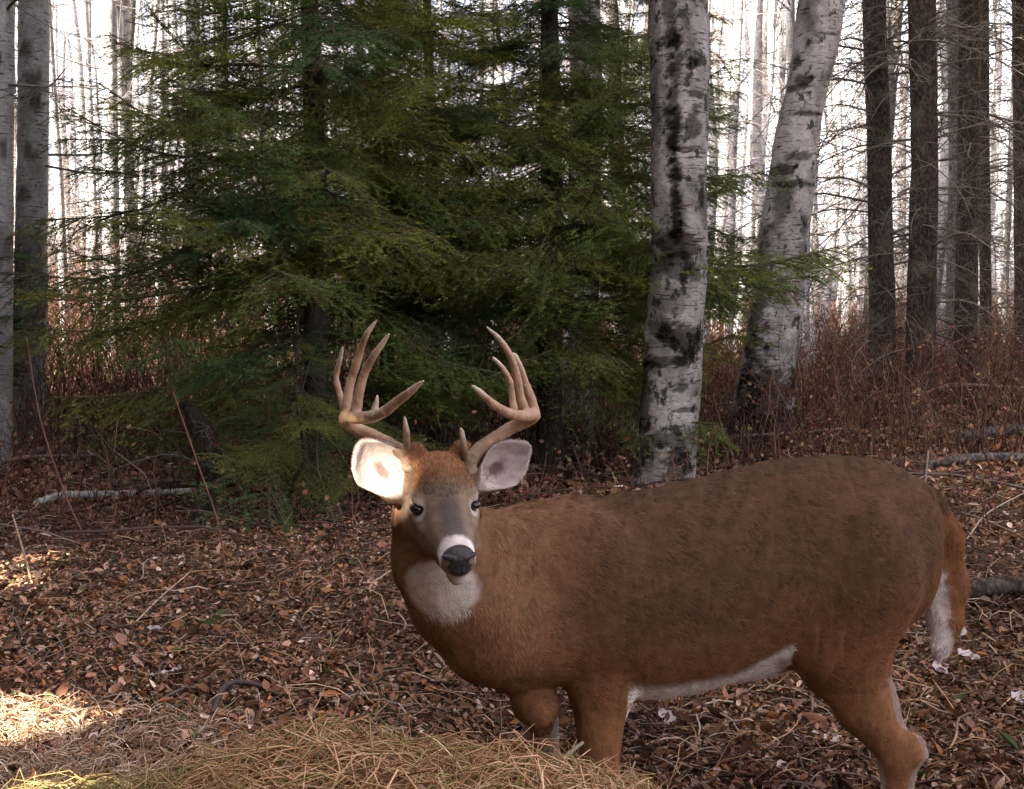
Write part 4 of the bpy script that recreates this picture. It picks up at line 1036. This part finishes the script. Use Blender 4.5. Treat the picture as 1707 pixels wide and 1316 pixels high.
def buck():
    base = P(1150, 900, 2.85); base[2] = 0.0
    t = thing("deer", "antlered brown buck standing side-on with its head turned to the camera", "deer", base)
    V, Q = surface(body_sdf, (-.62, 2.12, -.03), (1.36, 3.22, 1.30), .0058)
    V = relax(V, Q, 2, .5)
    # normals
    tri = V[Q]; fn = np.cross(tri[:, 2] - tri[:, 0], tri[:, 3] - tri[:, 1]); vn = np.zeros_like(V)
    for k in range(4):
        for c in range(3): vn[:, c] += np.bincount(Q[:, k], fn[:, c], len(V))
    vn = unit(vn)
    onh = np.exp(-np.maximum(np.linalg.norm(V - HO, axis=1) - .16, 0) / .05)
    V = V + vn * ((fbm(V * np.array([16, 10, 7]), 3, 51) - .5) * .016 + (fbm(V * np.array([48, 40, 16]), 3, 57) - .5) * .007)[:, None] * (1 - np.clip(onh, 0, 1))[:, None]
    # ---- coat pattern, with light from the front mixed into the colours
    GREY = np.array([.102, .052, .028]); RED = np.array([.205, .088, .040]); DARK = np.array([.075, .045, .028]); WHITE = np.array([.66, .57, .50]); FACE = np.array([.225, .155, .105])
    def ss(x, a, b):
        t_ = np.clip((x - a) / (b - a), 0, 1); return t_ * t_ * (3 - 2 * t_)
    def lerp(c, k, w):
        w = np.asarray(w, float); return c * (1 - w[:, None]) + np.asarray(k) * w[:, None]
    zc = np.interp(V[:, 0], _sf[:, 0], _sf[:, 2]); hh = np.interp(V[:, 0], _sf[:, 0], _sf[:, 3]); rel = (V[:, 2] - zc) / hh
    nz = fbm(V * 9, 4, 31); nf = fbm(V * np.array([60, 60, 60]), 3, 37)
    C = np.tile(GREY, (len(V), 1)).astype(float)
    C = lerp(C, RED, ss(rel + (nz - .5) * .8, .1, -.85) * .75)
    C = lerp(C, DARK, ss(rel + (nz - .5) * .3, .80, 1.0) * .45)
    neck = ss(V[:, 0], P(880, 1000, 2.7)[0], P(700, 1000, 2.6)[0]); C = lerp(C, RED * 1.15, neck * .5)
    front_lit = ss(V[:, 0], P(1060, 0, 2.8)[0], P(860, 0, 2.7)[0]); C = lerp(C, np.array([.235, .116, .060]), front_lit * .75)  # paler front than rear: light from the front, put into the coat colour
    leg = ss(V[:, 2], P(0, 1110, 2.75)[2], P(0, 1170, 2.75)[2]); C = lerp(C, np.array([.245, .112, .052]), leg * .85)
    # white belly and inner legs
    xb = V[:, 0]; inb = (xb > P(1045, 0, 2.8)[0]) & (xb < P(1325, 0, 2.88)[0])
    zb = np.interp(xb, _sf[:, 0], _sf[:, 2] - _sf[:, 3]); C = lerp(C, WHITE, ss(V[:, 2] - zb + (nf - .5) * .02, .090, .050) * inb)
    inner = ss(vn[:, 1], .05, .5) * (V[:, 2] < P(0, 1085, 2.8)[2]) * (V[:, 1] < 2.93); C = lerp(C, WHITE * .9, inner * .85)
    lf = ss(-vn[:, 0], .62, .85) * (V[:, 2] < P(0, 1110, 2.8)[2]) * (V[:, 0] > P(1320, 0, 2.8)[0]); C = lerp(C, WHITE * .8, lf * .6)
    farleg = (V[:, 1] > 2.93) & (V[:, 2] < P(0, 1150, 2.9)[2]); C = lerp(C, WHITE * .6, farleg * .45)
    ffl = (V[:, 1] > 2.765) & (V[:, 0] < P(950, 0, 2.7)[0]) & (V[:, 2] < P(0, 1195, 2.76)[2]); C = lerp(C, WHITE * .75, ffl * .8)
    # rump hair beside the tail
    rp = np.linalg.norm((V - P(1488, 1105, 2.86)) / np.array([.03, .10, .05]), axis=1); C = lerp(C, WHITE * .8, ss(rp, 1.2, .6))
    # tail: rufous above, white fringe on the inner edge
    tline = np.interp(V[:, 2], [P(0, q_, 2.98)[2] for q_ in (1105, 1050, 985, 930, 845)], [P(q_, 0, 2.93)[0] for q_ in (1640, 1622, 1616, 1602, 1500)])
    tx = V[:, 0] - tline
    td = np.min([cone_flat(V, a, b, ra, rb, SIDE, .6) for (a, ra), (b, rb) in zip(TAIL[:-1], TAIL[1:])], 0)
    istail = ss(td, .016, .004) * (V[:, 2] < P(0, 850, 2.98)[2]) * (V[:, 0] > P(1530, 0, 2.93)[0])
    C = lerp(C, np.array([.185, .078, .034]), istail * ss(V[:, 0] + (nz - .5) * .03, P(1555, 0, 2.98)[0], P(1600, 0, 2.98)[0]))
    C = lerp(C, WHITE, istail * ss(tx + (nf - .5) * .05, .018, -.018) * ss(V[:, 2] + (nf - .5) * .06, P(0, 925, 2.98)[2], P(0, 975, 2.98)[2]))
    # head
    L = (V - HO) @ HM.T / HK; s, f, u = L[:, 0], L[:, 1], L[:, 2]
    hd = (np.abs(s) < .085) & (f > -.09) & (u < .10) & (u > -.115) & (V[:, 1] < 2.50)
    hw = hd.astype(float)
    C = lerp(C, FACE, hw * ss(f, -.06, 0))
    C = lerp(C, np.array([.25, .115, .055]), hw * ss(u - .25 * f + (nf - .5) * .03, .020, .040) * ss(f, .07, .03))
    C = lerp(C, np.array([.10, .078, .065]), hw * ss(np.abs(s), .034, .010) * ss(f, .055, .10) * ss(f, .19, .15))
    C = lerp(C, np.array([.12, .075, .045]), hw * ss(f, .09, .12) * ss(u, -.02, -.04) * ss(f, .16, .13) * .6)
    C = lerp(C, WHITE * 1.05, hw * ss(f + (nf - .5) * .012, .164, .176) * ss(f, .205, .200))
    C = lerp(C, WHITE * .85, hw * ss(f, .07, .11) * ss(u, -.066, -.082))
    for sg in (-1, 1):
        de = np.linalg.norm((L - np.array([sg * .064, .052, .003])) / np.array([1, 1, .75]), axis=1)
        C = lerp(C, np.array([.50, .41, .34]), hw * ss(de + (nf - .5) * .008, .036, .026))
        C = lerp(C, np.array([.02, .015, .012]), hw * ss(de, .0195, .0165))
    # throat patch
    th = np.linalg.norm((V - P(736, 980, 2.47)) / np.array([.086, .20, .072]), axis=1)
    C = lerp(C, np.array([.60, .50, .42]), ss(th + (nf - .5) * .25, 1.12, .86) * (f < .10) * (vn[:, 1] < .1))
    # ears
    for e in EARS:
        q = (V - e["c"]) @ e["R"].T
        onear = (np.abs(q[:, 0]) < e["len"] * 1.14) & (np.abs(q[:, 1]) < e["w"] * 1.14) & (np.abs(q[:, 2]) < .05)
        edge = ((np.abs(q[:, 0]) / e['len'] / 1.10) ** 1.38 + (np.abs(q[:, 1]) * (1 + .22 * np.clip(-q[:, 0] / e['len'], -.5, 1)) / e['w'] / 1.13) ** 1.38) ** (1 / 1.38)
        C = lerp(C, np.array([.20, .12, .07]), onear * 1.0)
        C = lerp(C, np.array([.46, .37, .32]) * (.75 + .5 * fbm(np.stack([q[:, 0] * 30, q[:, 1] * 110, q[:, 2] * 40], 1), 3, 77))[:, None], onear * ss((vn @ e["n"]), -.25, .1) * ss(edge, 1.02, .93))
        hol = np.sqrt(((q[:, 0] + .006) / .036) ** 2 + ((q[:, 1]) / .017) ** 2); C = lerp(C, np.array([.10, .055, .045]), onear * ss(hol + (nf - .5) * .9, 1.3, .4) * (vn @ e["n"] > 0) * .85)
        C = lerp(C, np.array([.10, .065, .045]), onear * ss(edge, .97, 1.02) * (vn @ e["n"] > -.2) * .6)
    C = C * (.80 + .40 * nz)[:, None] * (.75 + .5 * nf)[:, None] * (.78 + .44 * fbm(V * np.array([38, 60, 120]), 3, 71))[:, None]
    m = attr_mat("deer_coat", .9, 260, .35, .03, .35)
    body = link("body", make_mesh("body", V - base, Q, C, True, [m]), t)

    # ---- short hair lying along the coat
    g = np.random.default_rng(77)
    area = np.linalg.norm(fn, axis=1)
    vis = (vn[Q[:, 0]][:, 1] < .55) & (V[Q[:, 0]][:, 2] > .2)
    pr = area * vis * np.where(V[Q[:, 0]][:, 1] < 2.56, 1.6, 1.0); pr = pr / pr.sum(); n = 430000
    fi = g.choice(len(Q), n, p=pr); wts = g.dirichlet((1, 1, 1, 1), n)
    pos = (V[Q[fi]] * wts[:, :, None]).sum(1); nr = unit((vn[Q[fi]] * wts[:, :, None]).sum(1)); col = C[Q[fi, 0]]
    Lh = (pos - HO) @ HM.T / HK
    headw = ((np.linalg.norm(Lh, axis=1) < .24) & (pos[:, 1] < 2.52) & (Lh[:, 1] > -.10) & (np.abs(Lh[:, 0]) < .10))
    skip = headw & ((Lh[:, 1] > .194) | (np.linalg.norm(Lh - [.064, .052, .003], axis=1) < .018) | (np.linalg.norm(Lh - [-.064, .052, .003], axis=1) < .018))
    flow = np.tile(np.array([1.0, 0, -.55]), (n, 1))
    nk = (pos[:, 0] < P(900, 0, 2.7)[0]) & ~headw; flow[nk] = np.array([.45, 0, -1.0])
    lg = pos[:, 2] < P(0, 1140, 2.8)[2]; flow[lg] = np.array([.1, 0, -1.0])
    tlm = pos[:, 0] > P(1545, 0, 2.98)[0]; flow[tlm] = np.array([-.1, 0, -1.0])
    flow[headw] = -HF + HU * .3
    flow = unit(flow) + g.normal(size=(n, 3)) * .22
    flow = unit(flow - (flow * nr).sum(1)[:, None] * nr)
    ln = np.where(headw, .008, np.where(lg, .011, .023)) * g.uniform(.6, 1.35, n)
    ln = np.where(tlm, .020, ln)
    tuft = headw & (Lh[:, 2] > .035); ln = np.where(tuft, .011, ln); lift = np.where(tuft, .55, np.where(headw, .18, .24))
    for e in EARS:
        q = (pos - e["c"]) @ e["R"].T; on = (np.abs(q[:, 0]) < e["len"] * 1.14) & (np.abs(q[:, 1]) < e["w"] * 1.14) & (np.abs(q[:, 2]) < .05)
        flow[on] = unit(e["L"] * 1.0 + np.sign(q[on, 1])[:, None] * e["W"] * .7); ed = np.sqrt((q[on, 0] / e['len']) ** 2 + (q[on, 1] / e['w']) ** 2); ln[on] = np.where(ed > .75, .0035, .010) * g.uniform(.6, 1.4, on.sum())
    dr = unit(flow + nr * (lift * g.uniform(.5, 1.6, n))[:, None])
    w = unit(np.cross(dr, nr)) * (.0018 * g.uniform(.6, 1.3, n))[:, None] * .55
    mid = pos + dr * ln[:, None] * .5; tip = pos + unit(dr - nr * .25) * ln[:, None]
    root = pos - nr * .002
    Vh = np.stack([root - w, root + w, tip], 1)[~skip]
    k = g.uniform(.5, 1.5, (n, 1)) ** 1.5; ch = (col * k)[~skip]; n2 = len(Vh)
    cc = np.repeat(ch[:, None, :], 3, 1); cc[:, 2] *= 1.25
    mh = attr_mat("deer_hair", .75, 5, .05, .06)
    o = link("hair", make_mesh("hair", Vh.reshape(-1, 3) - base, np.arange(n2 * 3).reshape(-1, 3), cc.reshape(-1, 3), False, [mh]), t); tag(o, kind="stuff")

    # ---- eyes
    me_, nt, b = new_mat("deer_eye"); b.inputs["Base Color"].default_value = (.018, .010, .007, 1); b.inputs["Roughness"].default_value = .08
    for s in (-1, 1):
        c = H(s * .0585, .046, .003)
        u_, v_ = np.meshgrid(np.linspace(0, math.pi, 13), np.linspace(0, 2 * math.pi, 24, endpoint=False), indexing='ij')
        S = np.stack([np.sin(u_) * np.cos(v_), np.sin(u_) * np.sin(v_), np.cos(u_)], -1).reshape(-1, 3) * np.array([.0175, .0195, .0118])
        i = (np.arange(12)[:, None] * 24 + np.arange(24)[None]).ravel(); j = (np.arange(12)[:, None] * 24 + (np.arange(24)[None] + 1) % 24).ravel()
        link("eye", make_mesh("eye", S @ HM, np.stack([i, i + 24, j + 24, j], 1), None, True, [me_]), t, c - base)
    # ---- nose pad with nostrils
    mn, nt, b = new_mat("deer_nose"); tc = N(nt, "ShaderNodeTexCoord"); nz_ = noise(nt, tc.outputs["Object"], 260, 3, .6)
    nt.links.new(mixc(nt, step(nt, nz_, .35, .65), (.018, .014, .014), (.06, .048, .045)), b.inputs["Base Color"]); b.inputs["Roughness"].default_value = .36; b.inputs["Specular IOR Level"].default_value = .3
    bp = N(nt, "ShaderNodeBump", Strength=.6, Distance=.002); nt.links.new(nz_, bp.inputs["Height"]); nt.links.new(bp.outputs[0], b.inputs["Normal"])
    def nose(p):
        d = ell(p, H(0, .201, -.038), HM, (.0355, .0270, .0295)); d = smin(d, ell(p, H(0, .203, -.056), HM, (.025, .0255, .018)), .008)
        for s in (-1, 1):
            d = smax(d, -cone(p, H(s * .020, .232, -.040), H(s * .031, .208, -.033), .006, .009), .004)
            d = smin(d, cone(p, H(s * .030, .212, -.026), H(s * .012, .220, -.029), .005, .006), .004)
        d = smax(d, -cone(p, H(0, .228, -.045), H(0, .222, -.072), .0018, .0018), .003)
        return d
    c0 = H(0, .203, -.045); Vn, Qn = surface(nose, c0 - .055, c0 + .055, .0018); Vn = relax(Vn, Qn, 1)
    link("nose", make_mesh("nose", Vn - base, Qn, None, True, [mn]), t)
    # mouth line
    ml, nt, b = new_mat("deer_mouth"); b.inputs["Base Color"].default_value = (.03, .02, .017, 1)
    q = resample([H(-.036, .155, -.066), H(-.022, .192, -.071), H(0, .203, -.070), H(.022, .192, -.071), H(.036, .155, -.066)], 14); Vm, Fm = tube(q, .0024, 5)
    link("mouth", make_mesh("mouth", Vm - base, Fm, None, True, [ml]), t)

    # ---- antlers
    ma = attr_mat("antler", .5, 70, .28, .35, .35)
    def antler(beam, tines, pearl):
        ch = []
        def chain(pts):
            q = np.array([[*P(a, b_, Y), r * .86] for a, b_, Y, r in pts]); q = resample(q, (len(q) - 1) * 4 + 1)
            for k in range(len(q) - 1): ch.append((q[k], q[k + 1]))
            return q
        B = chain(beam); allq = [B]
        for tn in tines: allq.append(chain(tn))
        Aq = np.vstack(allq); lo = Aq[:, :3].min(0) - .04; hi = Aq[:, :3].max(0) + .04
        bc = P(beam[0][0], beam[0][1], beam[0][2])
        def f(p):
            d = None
            for a, b_ in ch:
                c = cone(p, a[:3], b_[:3], a[3], b_[3]); d = c if d is None else smin(d, c, .004)
            d = smin(d, ell(p, bc, np.array([HS, HF, HU]), (.024, .024, .010)), .006)
            near = np.exp(-np.linalg.norm(p - bc, axis=1) / .10)
            return d - near * .004 * (fbm(p * 170, 2, 5) - .35) - .0030 * (fbm(p * np.array([150, 150, 45]), 2, 8) - .5)
        Vv, Qq = surface(f, lo, hi, .0026); Vv = relax(Vv, Qq, 1, .4)
        dd = np.linalg.norm(Vv - bc, axis=1); tipn = np.min(np.stack([np.linalg.norm(Vv - q[-1, :3], axis=1) for q in allq]), 0)
        Ca = np.tile(np.array([.44, .26, .155]), (len(Vv), 1)); Ca = lerp(Ca, np.array([.15, .085, .05]), ss(dd, .20, .03) * .75); Ca = lerp(Ca, np.array([.60, .48, .34]), ss(tipn, .07, .0) * .9)
        Ca *= (.45 + 1.1 * fbm(Vv * np.array([45, 45, 22]), 4, 41))[:, None]
        link("antler", make_mesh("antler", Vv - base, Qq, Ca, True, [ma]), t)
    antler([(687, 779, 2.465, .021), (680, 763, 2.47, .019), (655, 744, 2.50, .0165), (622, 727, 2.53, .0165), (595, 716, 2.54, .0175), (577, 703, 2.51, .0175), (580, 694, 2.46, .0165), (604, 697, 2.41, .0155), (635, 690, 2.36, .0135), (662, 670, 2.33, .0115), (685, 652, 2.30, .009), (705, 636, 2.28, .0035)],
           [[(676, 762, 2.47, .013), (678, 742, 2.45, .0095), (677, 718, 2.43, .0075), (674, 696, 2.42, .003)],
            [(591, 697, 2.44, .015), (596, 668, 2.44, .0125), (604, 632, 2.43, .011), (620, 598, 2.41, .009), (636, 575, 2.40, .0065), (648, 558, 2.39, .003)],
            [(578, 698, 2.50, .014), (579, 668, 2.51, .012), (585, 634, 2.52, .011), (595, 605, 2.51, .010), (602, 580, 2.50, .0085), (613, 555, 2.48, .0065), (628, 534, 2.47, .003)],
            [(577, 702, 2.54, .012), (572, 676, 2.56, .0095), (564, 650, 2.57, .008), (560, 628, 2.58, .0075), (566, 602, 2.57, .006), (571, 579, 2.56, .003)],
            [(622, 693, 2.38, .010), (626, 678, 2.38, .007), (629, 660, 2.38, .003)]], 1)
    antler([(779, 785, 2.465, .020), (783, 768, 2.47, .0185), (800, 748, 2.49, .0165), (828, 729, 2.52, .0165), (855, 712, 2.54, .0165), (880, 701, 2.53, .017), (889, 692, 2.49, .0165), (872, 694, 2.43, .014), (845, 688, 2.38, .0115), (822, 674, 2.34, .0095), (802, 656, 2.31, .007), (787, 643, 2.29, .003)],
           [[(776, 768, 2.47, .012), (773, 748, 2.45, .0085), (771, 730, 2.44, .0065), (768, 714, 2.43, .003)],
            [(891, 694, 2.50, .015), (886, 668, 2.50, .012), (876, 640, 2.50, .0095), (868, 615, 2.49, .0075), (860, 597, 2.48, .0055), (855, 590, 2.48, .003)],
            [(878, 694, 2.46, .013), (868, 665, 2.45, .0115), (862, 632, 2.44, .0105), (853, 600, 2.43, .009), (836, 570, 2.42, .0065), (812, 546, 2.41, .003)],
            [(858, 692, 2.52, .011), (855, 670, 2.54, .009), (853, 645, 2.55, .0085), (842, 620, 2.55, .0065), (830, 605, 2.55, .0045), (821, 596, 2.54, .0028)]], 2)
    # hooves
    mh2 = attr_mat("hoof", .4, 40, .2, .4)
    for (hx, hy) in ((P(1468, 1475, 2.82)[0], 2.80), (P(1482, 1440, 3.06)[0], 3.06), (P(980, 1512, 2.66)[0], 2.66)):
        for s in (-1, 1):
            mb = MB(); c = np.array([[.03, 0, .05], [.0, 0, .03], [-.05, 0, .0]]) + [hx, hy + s * .018, .004]
            V_, F_ = tube(resample(c, 6), np.array([.016, .02, .021, .019, .015, .006]), 10); V_[:, 2] = np.maximum(V_[:, 2], .002); mb.add(V_ - base, F_, (.03, .025, .02))
            link("hoof", mb.mesh("hoof", mh2, True), t)
buck()
